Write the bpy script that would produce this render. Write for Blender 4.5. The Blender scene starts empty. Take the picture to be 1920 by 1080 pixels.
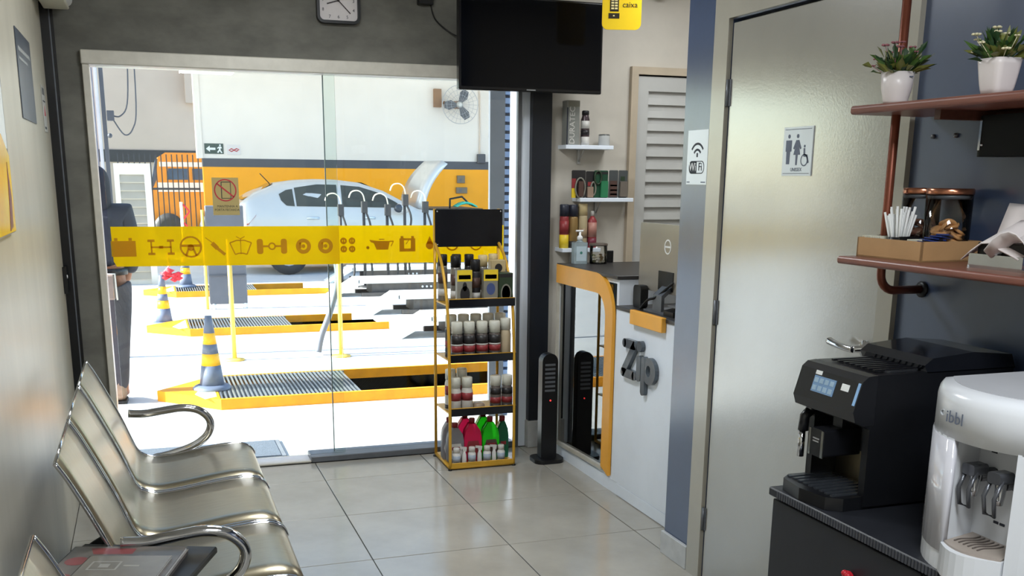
import bpy, math, random
from mathutils import Vector, Matrix
random.seed(7)
PI = math.pi
S = bpy.context.scene
COL = S.collection

# ------------------------------------------------------------------ camera
cam_d = bpy.data.cameras.new('camera')
cam = bpy.data.objects.new('camera', cam_d)
COL.objects.link(cam)
CR, CU, CF = Vector((0.9455, -0.3242, 0.0083)), Vector((0.0700, 0.2293, 0.9709)), Vector((0.3164, 0.9182, -0.2395))
CF.normalize(); CR = (CR - CF * CR.dot(CF)).normalized(); CU = CR.cross(CF)
cam.matrix_world = Matrix(((CR.x, CU.x, -CF.x, 0), (CR.y, CU.y, -CF.y, 0), (CR.z, CU.z, -CF.z, 1.547), (0, 0, 0, 1)))
cam_d.sensor_width = 36.0
cam_d.lens = 1916.39 / 1920 * 36
cam_d.shift_x = (960 - 943.37) / 1920
cam_d.shift_y = (805.5 - 540) / 1920
cam_d.clip_start = 0.05
S.camera = cam
S.cycles.transparent_max_bounces = 24

# ------------------------------------------------------------------ sky, sun, exposure
W = bpy.data.worlds.new('sky'); S.world = W; W.use_nodes = True
wn = W.node_tree.nodes; wn.clear()
wo = wn.new('ShaderNodeOutputWorld'); wb = wn.new('ShaderNodeBackground'); sky = wn.new('ShaderNodeTexSky')
sky.sky_type = 'NISHITA'; sky.sun_disc = False; sky.sun_elevation = math.radians(30); sky.sun_rotation = math.radians(-83)
sky.altitude = 600; sky.air_density = 1.0; sky.dust_density = 1.5
W.node_tree.links.new(sky.outputs[0], wb.inputs[0]); W.node_tree.links.new(wb.outputs[0], wo.inputs[0])
wb.inputs[1].default_value = SKY = 0.55
sun_d = bpy.data.lights.new('sun', 'SUN'); sun = bpy.data.objects.new('sun', sun_d); COL.objects.link(sun)
sun_d.energy = 19; sun_d.angle = math.radians(0.6); sun_d.color = (1.0, 0.975, 0.94)
sdir = Vector((0.99, -0.05, -0.55)).normalized()          # the way the light travels
sun.rotation_euler = sdir.to_track_quat('-Z', 'Y').to_euler(); sun.location = (-10, 12, 12)
S.view_settings.view_transform = 'Standard'; S.view_settings.look = 'None'
S.view_settings.exposure = 0.13; S.view_settings.gamma = 1.0; S.view_settings.use_curve_mapping = False

def area(name, loc, sx, sy, power, rot=(0, 0, 0), col=(0.91, 0.965, 1.0)):
    d = bpy.data.lights.new(name, 'AREA'); d.shape = 'RECTANGLE'; d.size = sx; d.size_y = sy; d.energy = power; d.color = col
    o = bpy.data.objects.new(name, d); o.location = loc; o.rotation_euler = rot; COL.objects.link(o); return o
for nm, lx, ly, pw in (('added_fill_light', 0.75, 4.0, 28), ('added_fill_light', 0.75, 0.5, 40), ('added_fill_light', 0.75, -1.2, 40), ('added_fill_light', 2.75, 4.6, 12)):  # area lights added under unseen panels to lift the interior
    area(nm, (lx, ly, 2.655), 0.58, 0.58, pw)

# ------------------------------------------------------------------ materials
def lin(c):
    return tuple(((x / 255) / 12.92 if x / 255 <= 0.04045 else ((x / 255 + 0.055) / 1.055) ** 2.4) for x in c) + (1.0,)
MATS = {}
def mat(name, rgb=(128, 128, 128), rough=0.5, metal=0.0, var=None, bump=None, spec=0.5, coat=0.0, rgb2=None, aniso=None, trans=0.0, ior=1.45, emit=0.0, coatr=0.18):
    """principled material; var=(scale, amount, (sx,sy,sz)) colour mottling, bump=(scale, strength)"""
    if name in MATS: return MATS[name]
    m = bpy.data.materials.new(name); m.use_nodes = True; nt = m.node_tree; n = nt.nodes; L = nt.links
    b = n['Principled BSDF']
    b.inputs['Roughness'].default_value = rough; b.inputs['Metallic'].default_value = metal
    b.inputs['Specular IOR Level'].default_value = spec; b.inputs['Coat Weight'].default_value = coat; b.inputs['Coat Roughness'].default_value = coatr
    if coat > 0.9: b.inputs['Coat IOR'].default_value = 2.1
    b.inputs['Transmission Weight'].default_value = trans; b.inputs['IOR'].default_value = ior
    c = lin(rgb); b.inputs['Base Color'].default_value = c
    m.diffuse_color = c
    if emit:
        b.inputs['Emission Color'].default_value = c; b.inputs['Emission Strength'].default_value = emit
    tc = n.new('ShaderNodeTexCoord')
    if var or rgb2:
        sc, am = (var or (6, 0.1))[:2]; st = var[2] if var and len(var) > 2 else (1, 1, 1)
        mp = n.new('ShaderNodeMapping'); mp.inputs['Scale'].default_value = st
        nz = n.new('ShaderNodeTexNoise'); nz.inputs['Scale'].default_value = sc; nz.inputs['Detail'].default_value = 5; nz.inputs['Roughness'].default_value = 0.6
        rp = n.new('ShaderNodeValToRGB'); rp.color_ramp.elements[0].position = 0.32; rp.color_ramp.elements[1].position = 0.68
        c2 = lin(rgb2) if rgb2 else tuple(min(1, x * (1 + am)) for x in c[:3]) + (1,)
        c1 = c if rgb2 else tuple(x * (1 - am) for x in c[:3]) + (1,)
        rp.color_ramp.elements[0].color = c1; rp.color_ramp.elements[1].color = c2
        L.new(tc.outputs['Object'], mp.inputs['Vector']); L.new(mp.outputs[0], nz.inputs['Vector'])
        L.new(nz.outputs['Fac'], rp.inputs[0]); L.new(rp.outputs[0], b.inputs['Base Color'])
    if bump:
        nb = n.new('ShaderNodeTexNoise'); nb.inputs['Scale'].default_value = bump[0]; nb.inputs['Detail'].default_value = 3
        bp = n.new('ShaderNodeBump'); bp.inputs['Strength'].default_value = bump[1]; bp.inputs['Distance'].default_value = bump[2] if len(bump) > 2 else 0.002
        if len(bump) > 3:
            mb_ = n.new('ShaderNodeMapping'); mb_.inputs['Scale'].default_value = bump[3]
            L.new(tc.outputs['Object'], mb_.inputs['Vector']); L.new(mb_.outputs[0], nb.inputs['Vector'])
        else: L.new(tc.outputs['Object'], nb.inputs['Vector'])
        L.new(nb.outputs['Fac'], bp.inputs['Height']); L.new(bp.outputs[0], b.inputs['Normal'])
        if coat: L.new(bp.outputs[0], b.inputs['Coat Normal'])
    MATS[name] = m; return m
def clear_glass(name, tint=(1, 1, 1), refl=1.0, rough=0.0):
    """thin pane: clear body, fresnel mirror on top"""
    m = bpy.data.materials.new(name); m.use_nodes = True; nt = m.node_tree; n = nt.nodes; L = nt.links; n.clear()
    o = n.new('ShaderNodeOutputMaterial'); t = n.new('ShaderNodeBsdfTransparent'); g = n.new('ShaderNodeBsdfGlossy'); mx = n.new('ShaderNodeMixShader')
    f = n.new('ShaderNodeFresnel'); f.inputs[0].default_value = 1.45; k = n.new('ShaderNodeMath'); k.operation = 'MULTIPLY'; k.inputs[1].default_value = refl
    t.inputs[0].default_value = (*tint, 1); g.inputs['Roughness'].default_value = rough
    L.new(f.outputs[0], k.inputs[0]); L.new(k.outputs[0], mx.inputs[0]); L.new(t.outputs[0], mx.inputs[1]); L.new(g.outputs[0], mx.inputs[2]); L.new(mx.outputs[0], o.inputs[0])
    MATS[name] = m; return m
def film(name, rgb, see=0.25, tr=0.6):
    """thin printed film on glass: part see-through, part translucent, part diffuse"""
    m = bpy.data.materials.new(name); m.use_nodes = True; nt = m.node_tree; n = nt.nodes; L = nt.links; n.clear()
    c = lin(rgb); o = n.new('ShaderNodeOutputMaterial'); t = n.new('ShaderNodeBsdfTransparent'); d = n.new('ShaderNodeBsdfDiffuse'); l = n.new('ShaderNodeBsdfTranslucent')
    t.inputs[0].default_value = c; d.inputs[0].default_value = c; l.inputs[0].default_value = c
    a = n.new('ShaderNodeMixShader'); a.inputs[0].default_value = tr; b = n.new('ShaderNodeMixShader'); b.inputs[0].default_value = see
    L.new(d.outputs[0], a.inputs[1]); L.new(l.outputs[0], a.inputs[2]); L.new(a.outputs[0], b.inputs[1]); L.new(t.outputs[0], b.inputs[2]); L.new(b.outputs[0], o.inputs[0])
    MATS[name] = m; return m

# ------------------------------------------------------------------ mesh helpers
def rot_about(axis, ang, c=(0, 0, 0)):
    return Matrix.Translation(c) @ Matrix.Rotation(ang, 4, axis) @ Matrix.Translation([-x for x in c])
class MB:
    def __init__(s): s.v = []; s.f = []; s.sm = []
    def add(s, vs, fs, smooth=False):
        o = len(s.v); s.v += [tuple(p) for p in vs]; s.f += [tuple(i + o for i in f) for f in fs]; s.sm += [smooth] * len(fs); return s
    def join(s, m): return s.add(m.v, m.f) if not any(m.sm) else s._j(m)
    def _j(s, m):
        o = len(s.v); s.v += m.v; s.f += [tuple(i + o for i in f) for f in m.f]; s.sm += m.sm; return s
    def xf(s, M, start=0):
        s.v[start:] = [tuple(M @ Vector(p)) for p in s.v[start:]]; return s
    def box(s, x0, x1, y0, y1, z0, z1):
        return s.add([(x0, y0, z0), (x1, y0, z0), (x1, y1, z0), (x0, y1, z0), (x0, y0, z1), (x1, y0, z1), (x1, y1, z1), (x0, y1, z1)],
                     [(0, 3, 2, 1), (4, 5, 6, 7), (0, 1, 5, 4), (1, 2, 6, 5), (2, 3, 7, 6), (3, 0, 4, 7)])
    def rbox(s, x0, x1, y0, y1, z0, z1, r=0.01, axis='z', n=4, rt=None):
        """box with the edges along one axis rounded"""
        lo = {'x': (y0, y1, z0, z1, x0, x1), 'y': (x0, x1, z0, z1, y0, y1), 'z': (x0, x1, y0, y1, z0, z1)}[axis]
        return s.prism(rrect(*lo[:4], r, n), axis, lo[4], lo[5])
    def cham(s, x0, x1, y0, y1, z0, z1, b=0.004):
        """box with all edges chamfered"""
        b = min(b, (x1 - x0) / 2.01, (y1 - y0) / 2.01, (z1 - z0) / 2.01)
        st = len(s.v); X = (x0, x1); Y = (y0, y1); Z = (z0, z1); vs = []; idx = {}
        for i in (0, 1):
            for j in (0, 1):
                for k in (0, 1):
                    sx, sy, sz = (1, -1)[i], (1, -1)[j], (1, -1)[k]
                    for a in 'xyz':
                        idx[i, j, k, a] = len(vs)
                        vs.append((X[i] + (0 if a == 'x' else b * sx), Y[j] + (0 if a == 'y' else b * sy), Z[k] + (0 if a == 'z' else b * sz)))
        q = lambda i, j, k, a: idx[i, j, k, a]; fs = []
        for i in (0, 1):
            c = [(0, 0), (1, 0), (1, 1), (0, 1)]
            f = [q(i, a, b_, 'x') for a, b_ in c]; fs.append(f if i else f[::-1])
            f = [q(a, i, b_, 'y') for a, b_ in c]; fs.append(f[::-1] if i else f)
            f = [q(a, b_, i, 'z') for a, b_ in c]; fs.append(f if i else f[::-1])
        for a in (0, 1):
            for b_ in (0, 1):
                for (p1, p2, mk) in (('x', 'y', lambda t: (a, b_, t)), ('y', 'z', lambda t: (t, a, b_)), ('x', 'z', lambda t: (a, t, b_))):
                    fs.append([q(*mk(0), p1), q(*mk(1), p1), q(*mk(1), p2), q(*mk(0), p2)])
                for k in (0, 1): fs.append([q(a, b_, k, 'x'), q(a, b_, k, 'y'), q(a, b_, k, 'z')])
        cx, cy, cz = (x0 + x1) / 2, (y0 + y1) / 2, (z0 + z1) / 2; out = []
        for f in fs:
            p = [Vector(vs[i]) for i in f]; nrm = (p[1] - p[0]).cross(p[2] - p[0]); cen = sum(p, Vector()) / len(p)
            out.append(f if nrm.dot(cen - Vector((cx, cy, cz))) >= 0 else f[::-1])
        return s.add(vs, out)
    def prism(s, poly, axis, a, b, smooth=False):
        n = len(poly)
        if sum(poly[i][0] * poly[(i + 1) % n][1] - poly[(i + 1) % n][0] * poly[i][1] for i in range(n)) < 0: poly = poly[::-1]
        mk = {'x': lambda p, t: (t, p[0], p[1]), 'y': lambda p, t: (p[0], t, p[1]), 'z': lambda p, t: (p[0], p[1], t)}[axis]
        vs = [mk(p, a) for p in poly] + [mk(p, b) for p in poly]
        fs = [tuple(range(n))[::-1], tuple(range(n, 2 * n))] + [(i, (i + 1) % n, n + (i + 1) % n, n + i) for i in range(n)]
        if (axis == 'y') != (a > b): fs = [f[::-1] for f in fs]
        o = len(s.v); s.add(vs, fs)
        if smooth: s.sm[-n:] = [True] * n
        return s
    def ringprism(s, outer, inner, axis, a, b):
        """frame between two outlines with the same point count"""
        n = len(outer); mk = {'x': lambda p, t: (t, p[0], p[1]), 'y': lambda p, t: (p[0], t, p[1]), 'z': lambda p, t: (p[0], p[1], t)}[axis]
        vs = [mk(p, a) for p in outer] + [mk(p, a) for p in inner] + [mk(p, b) for p in outer] + [mk(p, b) for p in inner]; fs = []
        for i in range(n):
            j = (i + 1) % n
            fs += [(i, j, n + j, n + i), (2 * n + i, 3 * n + i, 3 * n + j, 2 * n + j), (i, 2 * n + i, 2 * n + j, j), (n + i, n + j, 3 * n + j, 3 * n + i)]
        return s.add(vs, fs)
    def lathe(s, c, prof, n=20, smooth=True, axis='z', sc=(1, 1)):
        vs = []; fs = []; m = len(prof)
        for r, z in prof:
            for i in range(n):
                t = 2 * PI * i / n; x, y = r * math.cos(t) * sc[0], r * math.sin(t) * sc[1]
                p = {'z': (x, y, z), 'x': (z, x, y), 'y': (y, z, x)}[axis]; vs.append((c[0] + p[0], c[1] + p[1], c[2] + p[2]))
        for k in range(m - 1):
            for i in range(n): j = (i + 1) % n; fs.append((k * n + i, k * n + j, (k + 1) * n + j, (k + 1) * n + i))
        s.add(vs, fs, smooth)
        o = len(s.v) - n * m
        s.f += [tuple(o + i for i in range(n))[::-1], tuple(o + (m - 1) * n + i for i in range(n))]; s.sm += [False, False]; return s
    def cyl(s, c, r, h, n=16, axis='z', r2=None):
        return s.lathe(c, [(r, 0), (r if r2 is None else r2, h)], n, True, axis)
    def tube(s, pts, r, n=8, closed=False):
        P = [Vector(p) for p in pts]; m = len(P); R = r if isinstance(r, (list, tuple)) else [r] * m
        T = [((P[(i + 1) % m] if closed or i < m - 1 else P[i]) - (P[i - 1] if closed or i > 0 else P[i])).normalized() for i in range(m)]
        u = T[0].cross(Vector((0, 0, 1))); u = u.normalized() if u.length > 1e-3 else Vector((1, 0, 0)); vs = []; fs = []
        for i in range(m):
            u = (u - T[i] * u.dot(T[i])); u = u.normalized() if u.length > 1e-6 else T[i].orthogonal().normalized(); w = T[i].cross(u)
            for k in range(n): a = 2 * PI * k / n; vs.append(P[i] + (u * math.cos(a) + w * math.sin(a)) * R[i])
        for i in range(m if closed else m - 1):
            a, b = i * n, ((i + 1) % m) * n
            for k in range(n): j = (k + 1) % n; fs.append((a + k, a + j, b + j, b + k))
        s.add(vs, fs, True)
        if not closed:
            o = len(s.v) - n * m; s.f += [tuple(o + i for i in range(n))[::-1], tuple(o + (m - 1) * n + i for i in range(n))]; s.sm += [False, False]
        return s
    def sphere(s, c, r, n=14, m=8, sc=(1, 1, 1)):
        pr = [(max(1e-4, r * math.sin(PI * k / m)), -r * math.cos(PI * k / m)) for k in range(m + 1)]
        st = len(s.v); s.lathe((0, 0, 0), pr, n)
        s.v[st:] = [(c[0] + x * sc[0], c[1] + y * sc[1], c[2] + z * sc[2]) for x, y, z in s.v[st:]]; return s
    def sheet(s, rows, thick=None, smooth=True):
        """grid of points (list of rows)"""
        nr, nc = len(rows), len(rows[0]); vs = [p for r in rows for p in r]
        fs = [(i * nc + j, i * nc + j + 1, (i + 1) * nc + j + 1, (i + 1) * nc + j) for i in range(nr - 1) for j in range(nc - 1)]
        if thick:
            t = Vector(thick); k = len(vs); vs += [tuple(Vector(p) + t) for p in vs[:k]]; fs += [tuple(i + k for i in f[::-1]) for f in fs[:]]
            bd = [j for j in range(nc)] + [i * nc + nc - 1 for i in range(1, nr)] + [(nr - 1) * nc + j for j in range(nc - 2, -1, -1)] + [i * nc for i in range(nr - 2, 0, -1)]
            fs += [(bd[(i + 1) % len(bd)], bd[i], bd[i] + k, bd[(i + 1) % len(bd)] + k) for i in range(len(bd))]
        return s.add(vs, fs, smooth)
    def text(s, body, size, o, right, up, depth=0.0008, align='CENTER'):
        c = bpy.data.curves.new('t', 'FONT'); c.body = body; c.size = size; c.extrude = depth / 2; c.align_x = align; c.align_y = 'CENTER'; c.resolution_u = 2
        ob = bpy.data.objects.new('t', c); me = bpy.data.meshes.new_from_object(ob)
        r, u = Vector(right).normalized(), Vector(up).normalized(); nn = r.cross(u); o = Vector(o)
        s.add([o + r * v.co.x + u * v.co.y + nn * v.co.z for v in me.vertices], [tuple(p.vertices) for p in me.polygons])
        bpy.data.objects.remove(ob); bpy.data.curves.remove(c); bpy.data.meshes.remove(me); return s
    def mesh(s, name, off=(0, 0, 0)):
        me = bpy.data.meshes.new(name); me.from_pydata([(x - off[0], y - off[1], z - off[2]) for x, y, z in s.v], [], s.f)
        me.polygons.foreach_set('use_smooth', s.sm); me.update(); return me
def rrect(x0, x1, y0, y1, r, n=4):
    if not isinstance(r, (tuple, list)): r = (r,) * 4          # corners: lower-left, lower-right, upper-right, upper-left
    out = []
    for (cx, cy, a0), q in zip(((x0, y0, PI), (x1, y0, 1.5 * PI), (x1, y1, 0), (x0, y1, 0.5 * PI)), r):
        q = max(q, 1e-5); ox = cx + (q if cx == x0 else -q); oy = cy + (q if cy == y0 else -q)
        for k in range(n + 1): t = a0 + PI / 2 * k / n; out.append((ox + q * math.cos(t), oy + q * math.sin(t)))
    return out
def circ(cx, cy, r, n=24, a0=0, a1=2 * PI, ry=None):
    full = abs(a1 - a0 - 2 * PI) < 1e-6
    return [(cx + r * math.cos(a0 + (a1 - a0) * k / (n if full else n - 1)), cy + (ry or r) * math.sin(a0 + (a1 - a0) * k / (n if full else n - 1))) for k in range(n)]
def arc3(c, r, a0, a1, n, ax1, ax2):
    c, e, f = Vector(c), Vector(ax1), Vector(ax2)
    return [tuple(c + e * r * math.cos(a0 + (a1 - a0) * k / n) + f * r * math.sin(a0 + (a1 - a0) * k / n)) for k in range(n + 1)]
def spline(pts, n=6):
    P = [Vector(p) for p in pts]; out = []
    for i in range(len(P) - 1):
        a, b, c, d = P[max(i - 1, 0)], P[i], P[i + 1], P[min(i + 2, len(P) - 1)]
        for k in range(n):
            t = k / n; out.append(tuple(0.5 * (2 * b + (c - a) * t + (2 * a - 5 * b + 4 * c - d) * t * t + (3 * b - a - 3 * c + d) * t ** 3)))
    out.append(tuple(P[-1])); return out

# ------------------------------------------------------------------ objects
def tag(o, label=None, cat=None, group=None, kind=None):
    if label: o['label'] = label
    if cat: o['category'] = cat
    if group: o['group'] = group
    if kind: o['kind'] = kind
    return o
def thing(name, label, cat, loc=(0, 0, 0), group=None, rz=0):
    o = bpy.data.objects.new(name, None); o.empty_display_size = 0.05; COL.objects.link(o)
    o.location = loc; o.rotation_euler = (0, 0, rz); return tag(o, label, cat, group)
def part(mb, name, m, root, label=None, world=True, kind=None):
    """mesh child of a thing or part; world=True: vertices are in world coordinates (unrotated root)"""
    r = root
    while r.parent: r = r.parent
    off = tuple(r.location) if world and r.type == 'EMPTY' or world and r.get('_moved') else (0, 0, 0)
    o = bpy.data.objects.new(name, mb.mesh(name, off)); o.data.materials.append(m); COL.objects.link(o); o.parent = root
    return tag(o, label, kind=kind)
def solo(mb, name, m, label, cat, group=None):
    xs, ys, zs = zip(*mb.v); off = ((min(xs) + max(xs)) / 2, (min(ys) + max(ys)) / 2, min(zs))
    o = bpy.data.objects.new(name, mb.mesh(name, off)); o.data.materials.append(m); o.location = off; o['_moved'] = 1; COL.objects.link(o)
    return tag(o, label, cat, group)
def struct(mb, name, m, parent=None, label=None):
    o = bpy.data.objects.new(name, mb.mesh(name)); o.data.materials.append(m); COL.objects.link(o)
    if parent: o.parent = parent
    else: o['kind'] = 'structure'
    if label: o['label'] = label
    return o
def mini(mb, name, m, label, cat, loc, group):
    o = bpy.data.objects.new(name, mb.mesh(name)); o.data.materials.append(m); o.location = loc; COL.objects.link(o)
    return tag(o, label, cat, group)
def copy_tree(o, parent=None):
    c = o.copy(); COL.objects.link(c)
    if parent: c.parent = parent
    for ch in list(o.children): copy_tree(ch, c)
    return c
# ================================================================== the room
M = {}
M['tile'] = mat('porcelain_tile', (166, 162, 153), 0.17, var=(3, 0.10), spec=0.5)
M['grout'] = mat('grout', (72, 70, 66), 0.9, var=(40, 0.2))
M['conc'] = mat('concrete_paint', (108, 107, 100), 0.75, var=(3.2, 0.28, (1, 1, 1.8)), bump=(14, 0.25, 0.002))
M['beige'] = mat('beige_panel', (186, 180, 164), 0.34, var=(5, 0.08, (1, 1, 0.15)))
M['slate'] = mat('slate_blue_paint', (60, 75, 104), 0.3, bump=(70, 0.1, 0.001), var=(3, 0.12), spec=0.9, coat=0.5)
M['wwall'] = mat('white_wall_paint', (196, 190, 180), 0.6, var=(4, 0.05))
M['ceil'] = mat('ceiling_paint', (215, 213, 208), 0.8, var=(2, 0.04))
M['black'] = mat('black_lacquer', (20, 21, 24), 0.25, var=(8, 0.2))
M['navy'] = mat('navy_column_paint', (22, 26, 35), 0.4, var=(8, 0.15))
M['alu'] = mat('pale_aluminium', (202, 198, 187), 0.35, 0.1, var=(20, 0.06))
M['dalu'] = mat('grey_track', (110, 114, 120), 0.4, 0.5, var=(12, 0.1))
M['doorp'] = mat('door_enamel', (146, 143, 134), 0.3, bump=(110, 0.16, 0.0012), var=(2.5, 0.06), spec=1.0, coat=1.0)
M['framep'] = mat('frame_enamel', (164, 160, 148), 0.28, coat=0.6, bump=(60, 0.1, 0.001), var=(4, 0.05))
M['white'] = mat('white_laminate', (230, 238, 250), 0.35, var=(5, 0.03))
M['plaster'] = mat('baseboard_grey', (186, 188, 190), 0.4, var=(14, 0.1))
M['orange'] = mat('orange_laminate', (240, 172, 62), 0.4, var=(6, 0.05))
M['darktop'] = mat('dark_worktop', (52, 50, 50), 0.4, var=(20, 0.15))
M['chrome'] = mat('chrome', (200, 202, 206), 0.08, 1.0, var=(9, 0.03))
M['steel'] = mat('brushed_steel', (156, 147, 126), 0.3, 1.0, var=(12, 0.06, (1, 6, 1)), bump=(420, 0.06, 0.0006))
M['blackpl'] = mat('black_plastic', (13, 14, 17), 0.4, var=(10, 0.2))
M['greypl'] = mat('grey_plastic', (92, 95, 100), 0.4, var=(10, 0.12))
M['whitepl'] = mat('white_plastic', (232, 232, 232), 0.3, var=(6, 0.03))
M['paper'] = mat('paper_white', (228, 230, 230), 0.6, var=(8, 0.03))
M['ink'] = mat('dark_ink', (36, 40, 52), 0.6, var=(30, 0.15))
M['inkgrey'] = mat('grey_ink', (92, 100, 118), 0.6, var=(30, 0.1))
M['red'] = mat('red_ink', (190, 46, 60), 0.5, var=(20, 0.1))
M['glass'] = clear_glass('door_glass', (0.93, 0.97, 0.95), 0.9)
M['jarglass'] = clear_glass('jar_glass', (0.97, 0.98, 0.98), 1.0)

struct(MB().box(-0.52, 3.72, -2.72, 5.56, -0.12, -0.004), 'floor', M['grout'])
floor = bpy.data.objects['floor']
T0X, T0Y, TS, J = 0.795, 5.154, 0.6, 0.0022
tcache = {}
for i in range(-2, 5):
    for j in range(-1, 14):
        x0, x1 = T0X + i * TS, T0X + (i + 1) * TS; y1 = T0Y - (j - 1) * TS - TS + TS; y0 = y1 - TS
        y0, y1 = T0Y - j * TS, T0Y - (j - 1) * TS
        x0, x1 = max(x0, -0.40), min(x1, 3.6); y0, y1 = max(y0, -2.6), min(y1, 5.505)
        if y1 - y0 < 0.02 or x1 - x0 < 0.02 or (y1 < 3.6 and x0 > 2.0): continue
        w, d = round(x1 - x0 - 2 * J, 4), round(y1 - y0 - 2 * J, 4)
        if (w, d) not in tcache:
            mb = MB().cham(-w / 2, w / 2, -d / 2, d / 2, -0.004, 0.0, 0.0012); me = mb.mesh('floor_tile'); me.materials.append(M['tile']); tcache[w, d] = me
        o = bpy.data.objects.new('floor_tile', tcache[w, d]); o.location = ((x0 + x1) / 2, (y0 + y1) / 2, random.uniform(-0.0003, 0.0003)); COL.objects.link(o); o.parent = floor

struct(MB().box(-0.52, -0.40, -2.72, 5.70, 0, 2.7), 'wall_left', M['beige'])
struct(MB().box(-0.40, 2.12, -2.72, -2.6, 0, 2.7), 'wall_rear', M['wwall'])
struct(MB().box(-0.52, 3.72, -2.72, 5.70, 2.7, 2.8), 'ceiling', M['ceil'])
# facade wall: concrete finish round the glass door, white paint behind the counter
struct(MB().box(-0.40, -0.235, 5.52, 5.70, 0, 2.7).box(-0.235, 2.045, 5.52, 5.70, 2.12, 2.7), 'wall_front', M['conc'])
struct(MB().box(2.045, 2.68, 5.52, 5.70, 0, 2.7).box(2.68, 3.50, 5.52, 5.70, 2.118, 2.7).box(3.50, 3.72, 5.52, 5.70, 0, 2.7).box(2.68, 3.5, 5.66, 5.70, 0, 2.118), 'wall_counter', M['wwall'])
struct(MB().box(3.6, 3.72, 3.55, 5.52, 0, 2.7), 'wall_side', M['wwall'])
struct(MB().box(2.12, 3.72, 3.45, 3.55, 0, 2.7), 'wall_washroom', M['wwall'])
struct(MB().box(1.995, 2.12, -2.6, 2.445, 0, 2.7).box(1.995, 2.12, 3.35, 3.67, 0, 2.7).box(1.995, 2.12, 2.445, 3.35, 2.09, 2.7), 'wall_right', M['slate'])
# corner trim: black profile with a thin bright bead
t1 = struct(MB().box(-0.40, -0.363, 5.478, 5.52, 0, 2.7).box(-0.358, -0.345, 5.50, 5.52, 0, 2.7), 'trim_1', M['black'])
struct(MB().box(-0.363, -0.358, 5.492, 5.52, 0, 2.7), 'bead', M['dalu'], t1)
struct(MB().cham(2.043, 2.158, 5.475, 5.519, 0.16, 2.7, 0.003), 'trim_2', M['navy'], label='dark navy strip of wall beside the glass door')
struct(MB().cham(2.036, 2.164, 5.462, 5.519, 0.0, 0.16, 0.003), 'baseboard_front', M['plaster'])
struct(MB().cham(1.978, 1.994, 3.455, 3.672, 0.0, 0.098, 0.002), 'baseboard_right', M['plaster'])

# ---- glass sliding door
d1 = struct(MB().cham(-0.240, 1.99, 5.488, 5.66, 2.055, 2.12, 0.004), 'door_1', M['alu'])
struct(MB().cham(-0.237, -0.206, 5.495, 5.66, 0.0, 2.055, 0.003), 'jamb', M['alu'], d1)
struct(MB().cham(1.968, 1.99, 5.500, 5.532, 0.0, 2.055, 0.003), 'jamb', M['dalu'], d1)
struct(MB().box(1.99, 2.043, 5.519, 5.70, 0.0, 2.12), 'reveal', M['white'], d1)
struct(MB().cham(0.777, 1.965, 5.508, 5.66, 0.0, 0.035, 0.004), 'bottom_track', M['dalu'], d1)
struct(MB().cham(-0.206, 0.777, 5.515, 5.66, 0.0, 0.012, 0.003), 'threshold', M['alu'], d1)
struct(MB().box(-0.18, 0.975, 5.560, 5.568, 0.035, 2.06), 'glass_pane', M['glass'], d1)
struct(MB().box(0.922, 1.965, 5.600, 5.608, 0.035, 2.06), 'glass_pane', M['glass'], d1)
M['gedge'] = mat('glass_edge', (92, 104, 106), 0.3, var=(20, 0.1))
struct(MB().box(0.917, 0.922, 5.598, 5.610, 0.035, 2.06), 'pane_edge', M['gedge'], d1)
# ---- washroom door
d2 = struct(MB().box(1.978, 2.10, 3.352, 3.448, 0, 2.168).box(1.978, 2.10, 2.378, 2.443, 0, 2.168).box(1.978, 2.10, 2.443, 3.352, 2.094, 2.168), 'door_2', M['framep'])
M['gap'] = mat('dark_gap', (70, 62, 52), 0.8, var=(10, 0.1))
struct(MB().box(2.03, 2.09, 2.447, 3.348, 0.0, 2.09), 'door_stop', M['gap'], d2)
struct(MB().cham(1.990, 2.026, 2.450, 3.338, 0.006, 2.078, 0.002), 'door_leaf', M['doorp'], d2)
for hz in (1.80, 1.02, 0.21):
    struct(MB().cyl((1.984, 3.345, hz), 0.006, 0.09, 10).box(1.986, 1.99, 3.33, 3.345, hz, hz + 0.09), 'hinge', M['dalu'], d2)
hd = struct(MB().lathe((1.990, 2.485, 1.063), [(0.026, 0), (0.026, -0.006), (0.012, -0.010), (0.010, -0.045), (0.0, -0.046)], 20, axis='x'), 'door_handle', M['chrome'], d2)
struct(MB().tube(spline([(1.945, 2.485, 1.063), (1.942, 2.52, 1.064), (1.943, 2.57, 1.068), (1.950, 2.61, 1.072)], 4), [0.010] * 9 + [0.011, 0.011, 0.012, 0.010], 10), 'lever', M['chrome'], hd)
struct(MB().lathe((1.990, 2.485, 0.985), [(0.016, 0), (0.016, -0.005), (0.004, -0.006)], 16, axis='x'), 'keyhole', M['chrome'], d2)
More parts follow.
